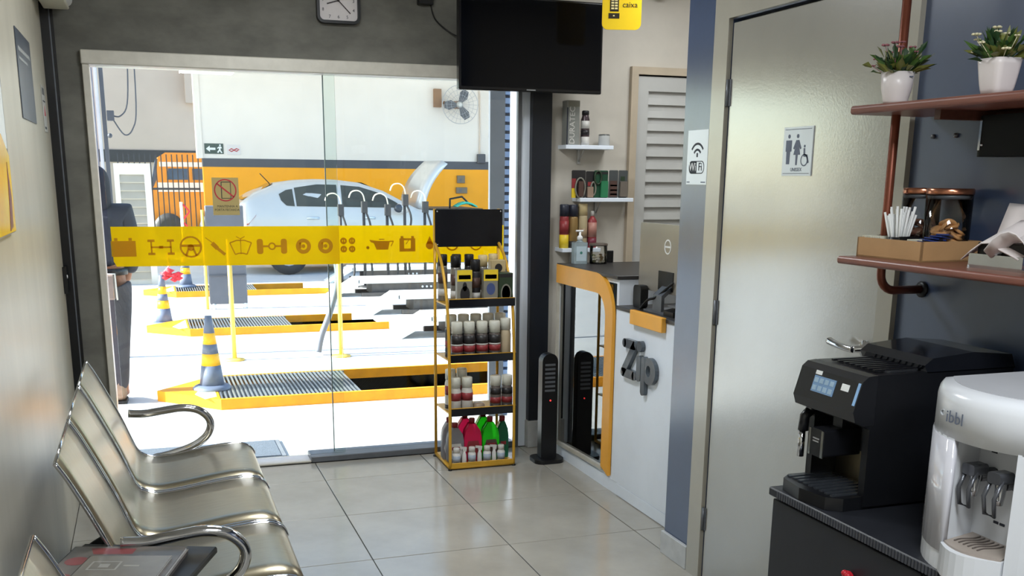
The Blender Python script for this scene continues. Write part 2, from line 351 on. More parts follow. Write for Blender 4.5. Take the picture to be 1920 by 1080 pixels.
# ---- louvred door behind the counter
d3 = struct(MB().box(2.64, 2.682, 5.488, 5.60, 0, 2.159).box(3.498, 3.54, 5.488, 5.60, 0, 2.159).box(2.682, 3.498, 5.488, 5.60, 2.118, 2.159), 'door_3', mat('beige_frame', (182, 168, 148), 0.5, var=(8, 0.06)))
lg = mat('pale_grey_enamel', (184, 184, 182), 0.4, var=(5, 0.04))
struct(MB().box(2.690, 2.755, 5.505, 5.54, 0.01, 2.110).box(3.425, 3.49, 5.505, 5.54, 0.01, 2.110).box(2.755, 3.425, 5.505, 5.54, 2.03, 2.110).box(2.755, 3.425, 5.505, 5.54, 1.02, 1.10).box(2.755, 3.425, 5.505, 5.54, 0.01, 0.12), 'door_frame', lg, d3)
for k in range(13):
    z = 1.10 + 0.0715 * k
    struct(MB().add([(2.755, 5.510, z), (3.425, 5.510, z), (3.425, 5.520, z + 0.038), (2.755, 5.520, z + 0.038), (2.755, 5.535, z), (3.425, 5.535, z), (3.425, 5.535, z + 0.038), (2.755, 5.535, z + 0.038)],
                    [(0, 1, 2, 3), (4, 7, 6, 5), (0, 4, 5, 1), (2, 6, 7, 3), (1, 5, 6, 2), (3, 7, 4, 0)]), 'slat', lg, d3)
struct(MB().box(2.755, 3.425, 5.526, 5.548, 0.12, 2.03), 'door_backing', lg, d3)
# ---- unseen ceiling lamps added to brighten the room
for k, (lx, ly) in enumerate(((0.75, 4.0), (0.75, 0.5), (0.75, -1.2), (2.75, 4.6))):
    r = thing('added_ceiling_light', ('added unseen ceiling light nearest the glass door', 'added unseen ceiling light above the chairs', 'added unseen ceiling light at the rear of the room', 'added unseen ceiling light over the service counter')[k], 'ceiling light', (lx, ly, 2.66), 'added ceiling lights')
    part(MB().box(lx - 0.31, lx + 0.31, ly - 0.31, ly + 0.31, 2.668, 2.70), 'added_light_frame', M['whitepl'], r)
    part(MB().box(lx - 0.29, lx + 0.29, ly - 0.29, ly + 0.29, 2.662, 2.668), 'diffuser', mat('added_light_glow', (255, 250, 240), 0.5, emit=3.0, var=(3, 0.01)), r)

# ================================================================== printed band and notice on the glass
M['band'] = film('yellow_film', (255, 230, 40), 0.28, 0.5)
M['bandink'] = film('olive_print', (232, 202, 74), 0.5, 0.5)
band = thing('window_sticker', 'long yellow sticker band of car-part symbols across the glass door', 'sticker', (0.9, 5.556, 1.09))
part(MB().prism([(-0.171, 1.292), (-0.168, 1.120), (-0.155, 1.094), (0.975, 1.086), (0.975, 1.288)], 'y', 5.5585, 5.5595), 'film', M['band'], band)
part(MB().prism([(0.925, 1.288), (0.925, 1.086), (1.925, 1.078), (1.925, 1.284)], 'y', 5.6085, 5.6095), 'film', M['band'], band)
def icon(name, polys, y=5.558):
    mb = MB()
    for p in polys:
        if isinstance(p, tuple) and p[0] == 'ring':
            _, cx, cz, r0, r1 = p; mb.ringprism(circ(cx, cz, r1), circ(cx, cz, r0), 'y', y, y - 0.0006)
        else: mb.prism(p, 'y', y, y - 0.0006)
    part(mb, name, M['bandink'], band)
def rc(cx, cz, w, h): return [(cx - w / 2, cz - h / 2), (cx + w / 2, cz - h / 2), (cx + w / 2, cz + h / 2), (cx - w / 2, cz + h / 2)]
def bar(x0, z0, x1, z1, w):
    d = Vector((x1 - x0, z1 - z0)).normalized() * w / 2; return [(x0 - d.y, z0 + d.x), (x1 - d.y, z1 + d.x), (x1 + d.y, z1 - d.x), (x0 + d.y, z0 - d.x)]
Z = 1.188
icon('battery_symbol', [rc(-0.116, Z - 0.006, 0.118, 0.078), rc(-0.150, Z + 0.041, 0.016, 0.014), rc(-0.082, Z + 0.041, 0.016, 0.014)])
x = 0.064; icon('chassis_symbol', [rc(x, Z, 0.10, 0.008), rc(x, Z, 0.02, 0.014)] + [rc(x + sx * 0.047, Z + sz * 0.033, 0.034, 0.012) for sx in (-1, 1) for sz in (-1, 1)] + [rc(x + sx * 0.047, Z, 0.008, 0.06) for sx in (-1, 1)])
x = 0.209; icon('wheel_symbol', [('ring', x, Z, 0.046, 0.055), rc(x, Z + 0.006, 0.092, 0.012), circ(x, Z - 0.004, 0.017, 14), bar(x - 0.012, Z - 0.01, x - 0.026, Z - 0.045, 0.010), bar(x + 0.012, Z - 0.01, x + 0.026, Z - 0.045, 0.010)])
x = 0.333; icon('plug_symbol', [bar(x - 0.05, Z + 0.046, x - 0.016, Z + 0.020, 0.004), bar(x - 0.018, Z + 0.018, x + 0.008, Z - 0.010, 0.022), bar(x + 0.008, Z - 0.010, x + 0.045, Z - 0.042, 0.015)])
x = 0.459; icon('wiper_symbol', [bar(x - 0.055, Z + 0.018, x - 0.030, Z - 0.042, 0.006), bar(x + 0.055, Z + 0.018, x + 0.030, Z - 0.042, 0.006), bar(x - 0.030, Z - 0.042, x - 0.01, Z - 0.036, 0.006), bar(x + 0.030, Z - 0.042, x + 0.01, Z - 0.036, 0.006), bar(x - 0.01, Z - 0.036, x + 0.01, Z - 0.036, 0.006), bar(x - 0.055, Z + 0.018, x - 0.02, Z + 0.030, 0.006), bar(x - 0.02, Z + 0.030, x + 0.02, Z + 0.030, 0.006), bar(x + 0.02, Z + 0.030, x + 0.055, Z + 0.018, 0.006), rc(x, Z, 0.004, 0.08), bar(x, Z + 0.038, x + 0.022, Z + 0.05, 0.004), bar(x, Z + 0.038, x - 0.022, Z + 0.05, 0.004)])
x = 0.619; icon('axle_symbol', [rrect(x - 0.078, x - 0.046, Z - 0.042, Z + 0.036, 0.012), rrect(x + 0.046, x + 0.078, Z - 0.042, Z + 0.036, 0.012), ('ring', x, Z - 0.002, 0.012, 0.020), rc(x - 0.032, Z - 0.002, 0.028, 0.010), rc(x + 0.032, Z - 0.002, 0.028, 0.010)])
for x, nm in ((0.783, 'disc_symbol'), (0.9, 'disc_symbol')): icon(nm, [('ring', x, Z - 0.004, 0.020, 0.040), circ(x, Z - 0.004, 0.010, 12), rc(x - 0.016, Z, 0.01, 0.03)])
for k in range(4): icon('gauge_symbol', [('ring', 1.007 + 0.046 * (k % 2), Z + 0.018 - 0.044 * (k // 2), 0.008, 0.018), rc(1.007 + 0.046 * (k % 2), Z + 0.018 - 0.044 * (k // 2), 0.007, 0.02)], 5.608)
x = 1.208; icon('oil_can_symbol', [[(x - 0.02, Z - 0.032), (x + 0.045, Z - 0.032), (x + 0.055, Z + 0.014), (x - 0.012, Z + 0.016), (x - 0.06, Z + 0.022), (x - 0.05, Z + 0.008), (x - 0.035, Z + 0.004)], rc(x + 0.01, Z + 0.024, 0.03, 0.006), circ(x - 0.068, Z - 0.02, 0.009, 10), bar(x + 0.05, Z + 0.012, x + 0.076, Z + 0.014, 0.006), bar(x + 0.076, Z + 0.014, x + 0.06, Z - 0.014, 0.005)], 5.608)
x = 1.362; icon('battery_symbol', [rc(x - 0.032, Z - 0.008, 0.026, 0.072), rc(x + 0.032, Z - 0.008, 0.026, 0.072), rc(x, Z - 0.036, 0.04, 0.016), rc(x, Z + 0.023, 0.04, 0.011), bar(x + 0.008, Z + 0.018, x - 0.008, Z - 0.004, 0.004), rc(x - 0.03, Z + 0.034, 0.016, 0.014), rc(x + 0.03, Z + 0.034, 0.016, 0.014)], 5.608)
x = 1.489; icon('drop_symbol', [circ(x, Z - 0.012, 0.022, 14), [(x - 0.02, Z - 0.004), (x + 0.02, Z - 0.004), (x, Z + 0.04)]], 5.608)
for x in (1.62, 1.76): icon('disc_symbol', [('ring', x, Z - 0.006, 0.030, 0.038), rc(x, Z - 0.006, 0.05, 0.01)], 5.608)
nt_ = thing('door_notice', 'beige no-open-door notice with red prohibition circle on the glass', 'notice', (0.397, 5.556, 1.345))
part(MB().box(0.331, 0.463, 5.5585, 5.5595, 1.347, 1.535), 'notice_card', film('notice_film', (214, 198, 150), 0.12, 0.5), nt_)
part(MB().ringprism(circ(0.396, 1.472, 0.056, 32), circ(0.396, 1.472, 0.050, 32), 'y', 5.5583, 5.5577).prism(bar(0.355, 1.506, 0.438, 1.438, 0.007), 'y', 5.5583, 5.5577), 'red_circle', M['red'], nt_)
part(MB().box(0.375, 0.379, 5.5578, 5.5584, 1.43, 1.515).box(0.375, 0.424, 5.5578, 5.5584, 1.511, 1.515).box(0.421, 0.424, 5.5578, 5.5584, 1.43, 1.515).box(0.375, 0.424, 5.5578, 5.5584, 1.43, 1.433), 'door_symbol', M['ink'], nt_)
part(MB().text('MANTENHA A', 0.016, (0.403, 5.558, 1.391), (1, 0, 0), (0, 0, 1)).text('PORTA FECHADA', 0.0155, (0.400, 5.558, 1.373), (1, 0, 0), (0, 0, 1)), 'lettering', M['ink'], nt_)
# ================================================================== things on the walls
p = thing('wall_poster', 'dark slate poster with pale header lines on the beige wall', 'poster', (-0.398, 4.51, 1.745))
part(MB().box(-0.399, -0.396, 4.25, 4.772, 1.745, 2.06), 'poster_sheet', mat('poster_slate', (78, 86, 98), 0.3, var=(4, 0.25)), p)
part(MB().box(-0.3962, -0.3955, 4.30, 4.72, 1.985, 2.000).box(-0.3962, -0.3955, 4.30, 4.60, 1.955, 1.965), 'header_lines', mat('poster_pale', (150, 152, 152), 0.4, var=(20, 0.1)), p)
p = thing('wall_notice', 'narrow white printed notice beside the black corner trim', 'notice', (-0.398, 5.24, 1.73))
part(MB().box(-0.399, -0.397, 5.155, 5.315, 1.73, 1.93), 'notice_sheet', mat('notice_sheet', (186, 184, 178), 0.5, var=(10, 0.04)), p)
mb = MB()
for k in range(4): mb.box(-0.3972, -0.3965, 5.17 + 0.03 * k, 5.185 + 0.03 * k, 1.89, 1.92)
mb.box(-0.3972, -0.3965, 5.18, 5.29, 1.86, 1.866).box(-0.3972, -0.3965, 5.17, 5.25, 1.742, 1.752)
part(mb, 'print', M['ink'], p)
part(MB().prism([(5.20, 1.80), (5.27, 1.80), (5.235, 1.845)], 'x', -0.3972, -0.3965), 'print_red', M['red'], p)
p = thing('picture_banner', 'bright white and yellow framed banner at the left picture edge', 'banner', (-0.39, 3.2, 1.37))
part(MB().cham(-0.399, -0.385, 2.70, 3.56, 1.37, 2.10, 0.003), 'banner_frame', mat('banner_dark', (60, 64, 72), 0.35, var=(5, 0.2)), p)
part(MB().box(-0.3855, -0.3835, 2.71, 3.535, 1.62, 2.09), 'banner_print', mat('banner_white', (232, 236, 232), 0.2, var=(3, 0.15)), p)
part(MB().prism([(2.71, 1.375), (3.54, 1.375), (3.55, 1.60), (3.40, 1.66), (2.71, 1.60)], 'x', -0.3855, -0.3825), 'banner_print', mat('banner_yellow', (246, 178, 30), 0.2, rgb2=(250, 214, 60), var=(4, 0.1)), p)
part(MB().prism([(3.40, 1.38), (3.47, 1.39), (3.50, 1.48), (3.47, 1.58), (3.44, 1.47)], 'x', -0.3835, -0.3815), 'banner_print', mat('banner_maroon', (120, 30, 44), 0.3, var=(9, 0.2)), p)
p = thing('push_button', 'small black push button box with white dot beside the corner trim', 'switch', (-0.392, 5.415, 0.98))
part(MB().cham(-0.399, -0.382, 5.40, 5.43, 0.98, 1.11, 0.002), 'button_box', M['blackpl'], p)
part(MB().lathe((-0.382, 5.415, 1.062), [(0.009, 0), (0.009, 0.003), (0.004, 0.004)], 12, axis='x'), 'button', M['whitepl'], p)
p = thing('emergency_light', 'white rounded emergency light high on the left wall by the corner', 'lamp', (-0.33, 5.3, 2.29))
part(MB().rbox(-0.398, -0.252, 5.13, 5.46, 2.30, 2.46, 0.03, 'y'), 'lamp_body', M['whitepl'], p)
part(MB().rbox(-0.38, -0.268, 5.15, 5.44, 2.285, 2.302, 0.008, 'y'), 'lamp_lens', mat('lens_cream', (226, 222, 204), 0.3, var=(5, 0.03)), p)

# wall clock
ck = thing('wall_clock', 'square white wall clock with rounded black frame above the glass door', 'clock', (0.995, 5.50, 2.298))
cx, cz = 0.995, 2.407
part(MB().ringprism(rrect(cx - 0.110, cx + 0.110, cz - 0.110, cz + 0.110, 0.034, 6), rrect(cx - 0.096, cx + 0.096, cz - 0.096, cz + 0.096, 0.022, 6), 'y', 5.482, 5.52), 'clock_frame', M['blackpl'], ck)
part(MB().prism(rrect(cx - 0.097, cx + 0.097, cz - 0.097, cz + 0.097, 0.022, 6), 'y', 5.498, 5.519), 'clock_face', mat('clock_face', (214, 208, 208), 0.5, var=(10, 0.04)), ck)
mb = MB()
for h in range(1, 13):
    a = PI / 2 - h * PI / 6; ux, uz = math.cos(a), math.sin(a); k = 0.080 / max(abs(ux), abs(uz)) * (0.97 if abs(abs(ux) - abs(uz)) < 0.5 else 0.97)
    mb.text(str(h), 0.022, (cx + ux * min(k, 0.095), 5.4975, cz + uz * min(k, 0.095)), (1, 0, 0), (0, 0, 1))
part(mb, 'numerals', M['ink'], ck)
hm = mat('clock_hand', (40, 26, 28), 0.4, var=(10, 0.1))
part(MB().prism(bar(cx, cz, cx - 0.058, cz - 0.018, 0.006), 'y', 5.494, 5.496), 'hour_hand', hm, ck)
part(MB().prism(bar(cx - 0.01, cz + 0.01, cx + 0.060, cz - 0.060, 0.0045), 'y', 5.492, 5.494), 'minute_hand', hm, ck)
part(MB().lathe((cx, 5.496, cz), [(0.006, 0), (0.006, -0.006), (0.002, -0.007)], 12, axis='y'), 'hand_cap', hm, ck)

# television on its arm
tv = thing('television', 'black flat screen television hung in front of the concrete wall', 'television', (1.98, 5.3, 1.985))
part(MB().cham(1.566, 2.364, 5.285, 5.33, 1.985, 2.444, 0.005), 'casing', mat('tv_bezel', (16, 16, 19), 0.22, var=(8, 0.2)), tv)
part(MB().box(1.578, 2.352, 5.282, 5.2852, 2.003, 2.434), 'screen', mat('tv_screen', (5, 6, 10), 0.09, var=(2, 0.2), spec=0.25), tv)
part(MB().box(1.935, 1.985, 5.2815, 5.285, 1.991, 1.996), 'maker_mark', mat('silver_print', (170, 172, 176), 0.3, 0.6, var=(10, 0.1)), tv)
part(MB().box(1.80, 2.13, 5.33, 5.36, 2.10, 2.33).box(1.93, 2.00, 5.36, 5.519, 2.18, 2.25).box(1.88, 2.05, 5.50, 5.519, 2.10, 2.33), 'wall_bracket', M['blackpl'], tv)
cb = thing('power_adapter', 'black plug adapter on the concrete wall with thin cable', 'adapter', (1.448, 5.50, 2.41))
part(MB().cham(1.408, 1.488, 5.478, 5.519, 2.412, 2.50, 0.004), 'adapter_box', M['blackpl'], cb)
part(MB().tube(spline([(1.478, 5.50, 2.412), (1.50, 5.505, 2.35), (1.56, 5.508, 2.30), (1.62, 5.47, 2.265), (1.68, 5.36, 2.26)], 5), 0.0035, 6), 'cable', M['blackpl'], cb)

# yellow hanging till sign
sg = thing('hanging_sign', 'yellow rounded sign reading caixa beside the television', 'sign', (2.322, 4.95, 2.268), rz=math.radians(-16))
part(MB().prism(rrect(-0.108, 0.088, 0.0, 0.36, 0.03, 6), 'y', -0.004, 0.004), 'sign_board', mat('sign_yellow', (246, 208, 30), 0.4, var=(6, 0.05)), sg, world=False)
mb = MB().box(-0.070, -0.026, -0.0052, -0.004, 0.085, 0.20).box(-0.076, -0.022, -0.0052, -0.004, 0.052, 0.077)
part(mb, 'till_symbol', mat('sign_black', (40, 32, 12), 0.5, var=(20, 0.1)), sg, world=False)
kc = mat('sign_cream', (236, 222, 160), 0.5, var=(20, 0.05))
for r_ in range(4):
    for kx in (-0.064, -0.046): part(MB().box(kx, kx + 0.014, -0.0058, -0.005, 0.095 + 0.013 * r_, 0.103 + 0.013 * r_), 'till_key', kc, sg, world=False)
part(MB().prism(circ(-0.055, 0.170, 0.009, 12), 'y', -0.0058, -0.005), 'till_dial', kc, sg, world=False)
part(MB().box(-0.054, -0.046, -0.0058, -0.005, 0.062, 0.068), 'drawer_slot', kc, sg, world=False)
part(MB().text('caixa', 0.038, (0.030, -0.0048, 0.116), (1, 0, 0), (0, 0, 1)), 'lettering', MATS['sign_black'], sg, world=False)
part(MB().tube([(-0.09, 0, 0.355), (-0.09, 0, 0.432)], 0.002, 6).tube([(0.07, 0, 0.355), (0.07, 0, 0.432)], 0.002, 6), 'hanger', M['dalu'], sg, world=False)
dc = thing('security_camera', 'round black security camera high on the white wall', 'camera', (2.80, 5.47, 2.515))
part(MB().sphere((2.80, 5.455, 2.55), 0.034, 18, 12), 'dome', M['blackpl'], dc)
part(MB().lathe((2.80, 5.519, 2.575), [(0.04, 0), (0.04, -0.02), (0.03, -0.04)], 20, axis='y'), 'mount', M['whitepl'], dc)

# washroom and wireless signs
ws = thing('washroom_sign', 'white washroom plate with man, woman and wheelchair symbols on the door', 'sign', (1.989, 2.90, 1.56))
part(MB().box(1.9865, 1.9899, 2.822, 2.980, 1.560, 1.712), 'plate', mat('sign_plate', (214, 222, 228), 0.3, var=(5, 0.03)), ws)
fx = (1.9865, 1.9858)
def wx(y): return 2.980 - y * 0.158                     # 0 = left edge seen from the room
def wz(z): return 1.560 + z * 0.152
def wp(pts): return [(wx(a), wz(b)) for a, b in pts]
mb = MB().prism(circ(wx(0.2), wz(0.81), 0.0065, 12), 'x', *fx).prism(wp([(0.10, 0.73), (0.30, 0.73), (0.30, 0.50), (0.26, 0.50), (0.25, 0.24), (0.14, 0.24), (0.13, 0.50), (0.10, 0.50)]), 'x', *fx)
part(mb, 'man_symbol', M['inkgrey'], ws)
mb = MB().prism(circ(wx(0.50), wz(0.81), 0.0065, 12), 'x', *fx).prism(wp([(0.45, 0.73), (0.55, 0.73), (0.64, 0.56), (0.60, 0.54), (0.555, 0.62), (0.61, 0.43), (0.53, 0.43), (0.52, 0.22), (0.47, 0.22), (0.46, 0.43), (0.38, 0.43), (0.445, 0.62), (0.40, 0.54), (0.36, 0.56)]), 'x', *fx)
part(mb, 'woman_symbol', M['inkgrey'], ws)
mb = MB().ringprism(circ(wx(0.76), wz(0.32), 0.019), circ(wx(0.76), wz(0.32), 0.0155), 'x', *fx).prism(circ(wx(0.75), wz(0.60), 0.0045, 10), 'x', *fx).prism(wp([(0.72, 0.56), (0.77, 0.56), (0.78, 0.44), (0.86, 0.43), (0.92, 0.27), (0.88, 0.25), (0.83, 0.38), (0.73, 0.39)]), 'x', *fx)
part(mb, 'wheelchair_symbol', M['inkgrey'], ws)
part(MB().text('UNISSEX', 0.016, (1.9862, wx(0.5), wz(0.125)), (0, -1, 0), (0, 0, 1)), 'lettering', M['inkgrey'], ws)
part(MB().box(fx[1], fx[0], wx(0.95), wx(0.05), wz(0.945), wz(0.955)).box(fx[1], fx[0], wx(0.95), wx(0.05), wz(0.045), wz(0.055)), 'border', M['inkgrey'], ws)
wf = thing('wireless_sign', 'tall white WiFi sign on the slate wall end beside the counter', 'sign', (1.993, 3.55, 1.527))
part(MB().box(1.9915, 1.9948, 3.474, 3.628, 1.527, 1.727), 'plate', MATS['sign_plate'], wf)
fx = (1.9915, 1.9908)
mb = MB()
for r0, w in ((0.052, 0.008), (0.030, 0.008)):
    o = circ(3.551, 1.625, r0 + w / 2, 14, PI * 0.2, PI * 0.8); i_ = circ(3.551, 1.625, r0 - w / 2, 14, PI * 0.2, PI * 0.8)
    mb.prism(o + i_[::-1], 'x', *fx)
mb.box(fx[1], fx[0], 3.546, 3.556, 1.628, 1.643)
part(mb, 'signal_symbol', M['ink'], wf)
part(MB().ringprism(rrect(3.495, 3.610, 1.567, 1.614, 0.02, 5), rrect(3.498, 3.607, 1.570, 1.611, 0.018, 5), 'x', *fx).prism(rrect(3.552, 3.609, 1.568, 1.613, (0.003, 0.02, 0.02, 0.003), 5), 'x', *fx), 'badge', M['ink'], wf)
part(MB().text('Wi', 0.042, (1.9905, 3.581, 1.591), (0, -1, 0), (0, 0, 1)), 'lettering', M['paper'], wf)
part(MB().text('Fi', 0.042, (1.9905, 3.524, 1.591), (0, -1, 0), (0, 0, 1)), 'lettering', M['ink'], wf)
part(MB().box(fx[1], fx[0], 3.60, 3.622, 1.534, 1.538).box(fx[1], fx[0], 3.482, 3.515, 1.534, 1.538), 'fine_print', M['inkgrey'], wf)

# ================================================================== chrome and steel bench seating
bench = thing('beam_bench', 'brushed steel waiting bench of linked seats along the beige wall', 'bench', (0, 3.0, 0))
prof = spline([(-0.268, 0, 0.818), (-0.240, 0, 0.768), (-0.192, 0, 0.665), (-0.148, 0, 0.562), (-0.120, 0, 0.485), (-0.098, 0, 0.437), (-0.062, 0, 0.412), (-0.01, 0, 0.405), (0.08, 0, 0.415), (0.18, 0, 0.430), (0.27, 0, 0.438), (0.325, 0, 0.433), (0.358, 0, 0.414), (0.372, 0, 0.385)], 4)
for y0, y1 in ((3.843, 4.36), (3.295, 3.822), (2.785, 3.272), (1.69, 2.205)):
    rows = []
    for x_, _, z_ in prof: rows.append([(x_, y0 + (y1 - y0) * k / 4, z_) for k in range(5)])
    sh = part(MB().sheet(rows, (0.0, 0.0, -0.0025)), 'seat_shell', M['steel'], bench)
    for yy in (y0, y1): part(MB().tube([(a, yy, c) for a, _, c in prof], 0.0062, 8), 'edge_rim', M['chrome'], sh)
    part(MB().tube([(-0.268, y0, 0.818), (-0.268, y1, 0.818)], 0.0045, 8), 'top_rim', M['chrome'], sh)
    yc = (y0 + y1) / 2
    part(MB().box(-0.06, 0.16, yc - 0.03, yc + 0.03, 0.365, 0.404), 'seat_bracket', M['blackpl'], bench)
part(MB().cham(-0.01, 0.07, 1.62, 4.40, 0.305, 0.366, 0.006), 'beam', M['dalu'], bench)
for yy in (4.15, 3.03, 1.95):
    lg_ = part(MB().tube(spline([(-0.315, yy, 0.045), (-0.30, yy, 0.10), (-0.18, yy, 0.155), (0.03, yy, 0.17), (0.22, yy, 0.12), (0.30, yy, 0.045)], 4), 0.02, 8).tube([(0.03, yy, 0.16), (0.03, yy, 0.31)], 0.026, 10), 'leg', M['blackpl'], bench)
    for fx_ in (-0.315, 0.30): part(MB().lathe((fx_, yy, 0.0), [(0.034, 0), (0.034, 0.012), (0.012, 0.022), (0.010, 0.06)], 16), 'foot_pad', M['greypl'], lg_)
for yy, sg_ in ((4.372, 1), (2.765, 1), (2.225, 1)):
    part(MB().tube(spline([(-0.125, yy, 0.592), (-0.06, yy, 0.588), (0.02, yy, 0.597), (0.09, yy, 0.603), (0.15, yy, 0.590), (0.19, yy, 0.555), (0.197, yy, 0.515), (0.175, yy, 0.472), (0.12, yy, 0.435), (0.03, yy, 0.408), (-0.04, yy, 0.392), (0.0, yy, 0.36)], 5), 0.0165, 10), 'armrest', M['chrome'], bench)
# small black table that takes the place of one seat
ta = math.radians(-21); tcx, tcy = -0.118, 2.64
TM = Matrix.Translation((tcx, tcy, 0)) @ Matrix.Rotation(ta, 4, 'Z')
part(MB().cham(-0.185, 0.185, -0.19, 0.19, 0.540, 0.560, 0.004).xf(TM), 'table_top', M['blackpl'], bench)
part(MB().tube([(0.0, 2.55, 0.34), (-0.06, 2.58, 0.46), (-0.10, 2.62, 0.54)], 0.02, 10), 'table_post', M['blackpl'], bench)
TM2 = Matrix.Translation((-0.135, 2.635, 0)) @ Matrix.Rotation(math.radians(-17), 4, 'Z')
mg = [mat('magazine_dark', (60, 58, 60), 0.35, rgb2=(138, 132, 126), var=(9, 0.3)), mat('magazine_cover', (120, 112, 106), 0.3, rgb2=(70, 74, 74), var=(7, 0.3)), mat('magazine_top', (122, 118, 110), 0.25, var=(8, 0.12))]
for k, (hw, hd, z0, dz, lbl) in enumerate(((0.150, 0.132, 0.560, 0.012, 'thick dark magazine at the bottom of the pile on the black table'), (0.147, 0.128, 0.572, 0.010, 'magazine with red and grey cover under the pale booklet'), (0.105, 0.075, 0.582, 0.007, 'pale grey booklet on top of the magazine pile'))):
    ox, oy = (0, 0) if k < 2 else (0.028, -0.035)
    r = thing('magazine', lbl, 'magazine', (0, 0, z0), 'magazines on the small black table')
    cv = part(MB().cham(ox - hw, ox + hw, oy - hd, oy + hd, z0 + dz - 0.0015, z0 + dz, 0.0004).box(ox - hw, ox - hw + 0.002, oy - hd, oy + hd, z0, z0 + dz).xf(TM2), 'cover', mg[k], r)
    part(MB().box(ox - hw + 0.002, ox + hw - 0.002, oy - hd + 0.001, oy + hd - 0.001, z0, z0 + dz - 0.0015).xf(TM2), 'pages', M['paper'] if k != 0 else mat('pages_grey', (96, 92, 90), 0.6, var=(60, 0.2)), r)
    if k == 1: part(MB().prism(circ(-0.105, 0.02, 0.03, 12), 'z', 0.582, 0.5823).prism([(-0.14, -0.12), (-0.06, -0.12), (-0.09, -0.07), (-0.13, -0.06)], 'z', 0.582, 0.5823).prism([(-0.08, 0.07), (0.02, 0.07), (0.02, 0.11), (-0.10, 0.115)], 'z', 0.582, 0.5823).xf(TM2), 'cover_print', mat('print_red', (128, 62, 64), 0.3, var=(20, 0.2)), cv)
    if k == 2: part(MB().ringprism(rrect(-0.055, 0.02, -0.06, 0.0, 0.002, 2), rrect(-0.050, 0.015, -0.055, -0.005, 0.002, 2), 'z', 0.589, 0.5893).box(-0.03, -0.005, -0.042, -0.018, 0.589, 0.5893).box(0.03, 0.07, -0.035, -0.025, 0.589, 0.5893).xf(TM2), 'cover_print', mat('print_silver', (150, 148, 142), 0.4, var=(20, 0.05)), cv)
# ================================================================== display rack by the glass
M['gold'] = mat('yellow_rack_paint', (206, 158, 52), 0.35, 0.2, var=(10, 0.08))
M['rackblk'] = mat('rack_black_panel', (20, 20, 24), 0.18, var=(8, 0.2))
rack = thing('display_rack', 'yellow tube display rack with black header board in front of the glass', 'display rack', (1.65, 5.29, 0))
XL, XR = 1.468, 1.832
for xx in (XL, XR):
    part(MB().tube([(xx + 0.006, 5.45, 0.012), (xx + 0.008, 5.45, 1.38)], 0.0085, 8), 'back_post', M['gold'], rack)
    part(MB().tube(spline([(xx, 5.135, 0.012), (xx, 5.136, 0.30), (xx, 5.145, 0.60), (xx + 0.002, 5.19, 0.90), (xx + 0.004, 5.30, 1.10), (xx + 0.006, 5.445, 1.20)], 5), 0.0085, 8), 'front_post', M['gold'], rack)
    part(MB().tube([(xx, 5.135, 0.014), (xx + 0.006, 5.45, 0.014)], 0.0085, 8), 'base_rail', M['gold'], rack)
    for yy in (5.135, 5.445): part(MB().cyl((xx, yy, 0), 0.012, 0.008, 10), 'foot', M['blackpl'], rack)
part(MB().tube([(XL, 5.135, 0.014), (XR, 5.135, 0.014)], 0.0085, 8), 'base_rail', M['gold'], rack)
part(MB().tube([(XL, 5.45, 0.014), (XR + 0.006, 5.45, 0.014)], 0.0085, 8), 'base_rail', M['gold'], rack)
part(MB().cham(1.474, 1.858, 5.432, 5.440, 1.178, 1.378, 0.002), 'header_board', M['rackblk'], rack)
mb = MB()
for xx in (1.486, 1.846):
    for zz in (1.19, 1.366): mb.lathe((xx, 5.432, zz), [(0.005, 0), (0.005, -0.003), (0.002, -0.004)], 8, axis='y')
part(mb, 'board_screws', M['chrome'], rack, kind='stuff')
SH = {}
for nm, z, yf in (('a', 0.886, 5.165), ('b', 0.594, 5.142), ('c', 0.304, 5.134)):
    sp = part(MB().box(1.476, 1.838, yf + 0.004, 5.445, z - 0.004, z + 0.003), 'shelf_plate', M['gold'], rack)
    part(MB().cham(1.474, 1.842, yf, yf + 0.005, z - 0.006, z + 0.036, 0.001), 'shelf_lip', M['rackblk'], sp)
    part(MB().tube([(1.474, yf + 0.002, z + 0.037), (1.842, yf + 0.002, z + 0.037)], 0.003, 6), 'lip_wire', M['gold'], sp)
    SH[nm] = z + 0.003
part(MB().box(1.474, 1.834, 5.142, 5.445, 0.018, 0.024), 'shelf_plate', M['gold'], rack); SH['d'] = 0.024
part(MB().cham(1.474, 1.834, 5.128, 5.134, 0.012, 0.040, 0.001), 'bottom_lip', M['gold'], rack)

def C(n, rgb, r=0.4, **k): return mat(n, rgb, r, var=k.pop('var', (14, 0.08)), **k)
def bottle(name, label, cat, x, y, z, r, h, body, cap, ch=0.04, cr=None, bands=(), group=None, sc=(1, 1), shoulder=0.85, n=14):
    """round or oval bottle: body, cap and printed bands (z0, z1, material) as parts"""
    t = thing(name, label, cat, (x, y, z), group); cr = cr or r * 0.55; hb = h - ch
    part(MB().lathe((0, 0, 0), [(r * 0.92, 0), (r, 0.004), (r, hb * shoulder), (max(cr * 0.95, r * 0.6), hb * (shoulder + (1 - shoulder) * 0.6)), (cr * 0.92, hb)], n, sc=sc), 'bottle_body', body, t, world=False)
    part(MB().lathe((0, 0, 0), [(cr, hb), (cr, h - 0.004), (cr * 0.85, h)], n, sc=(1, 1) if cr < r * 0.9 else sc), 'cap', cap, t, world=False)
    for b0, b1, bm in bands: part(MB().lathe((0, 0, 0), [(r * 1.012, b0 * hb), (r * 1.012, b1 * hb)], n, sc=sc), 'label_band', bm, t, world=False)
    return t
kd = C('can_dark', (40, 38, 40)); kb = C('cap_black', (24, 24, 28)); kg = C('can_grey', (130, 126, 120), metal=0.4); kbe = C('cap_beige', (206, 186, 140)); kye = C('print_yellow', (226, 196, 48)); kre = C('label_red', (140, 50, 54))
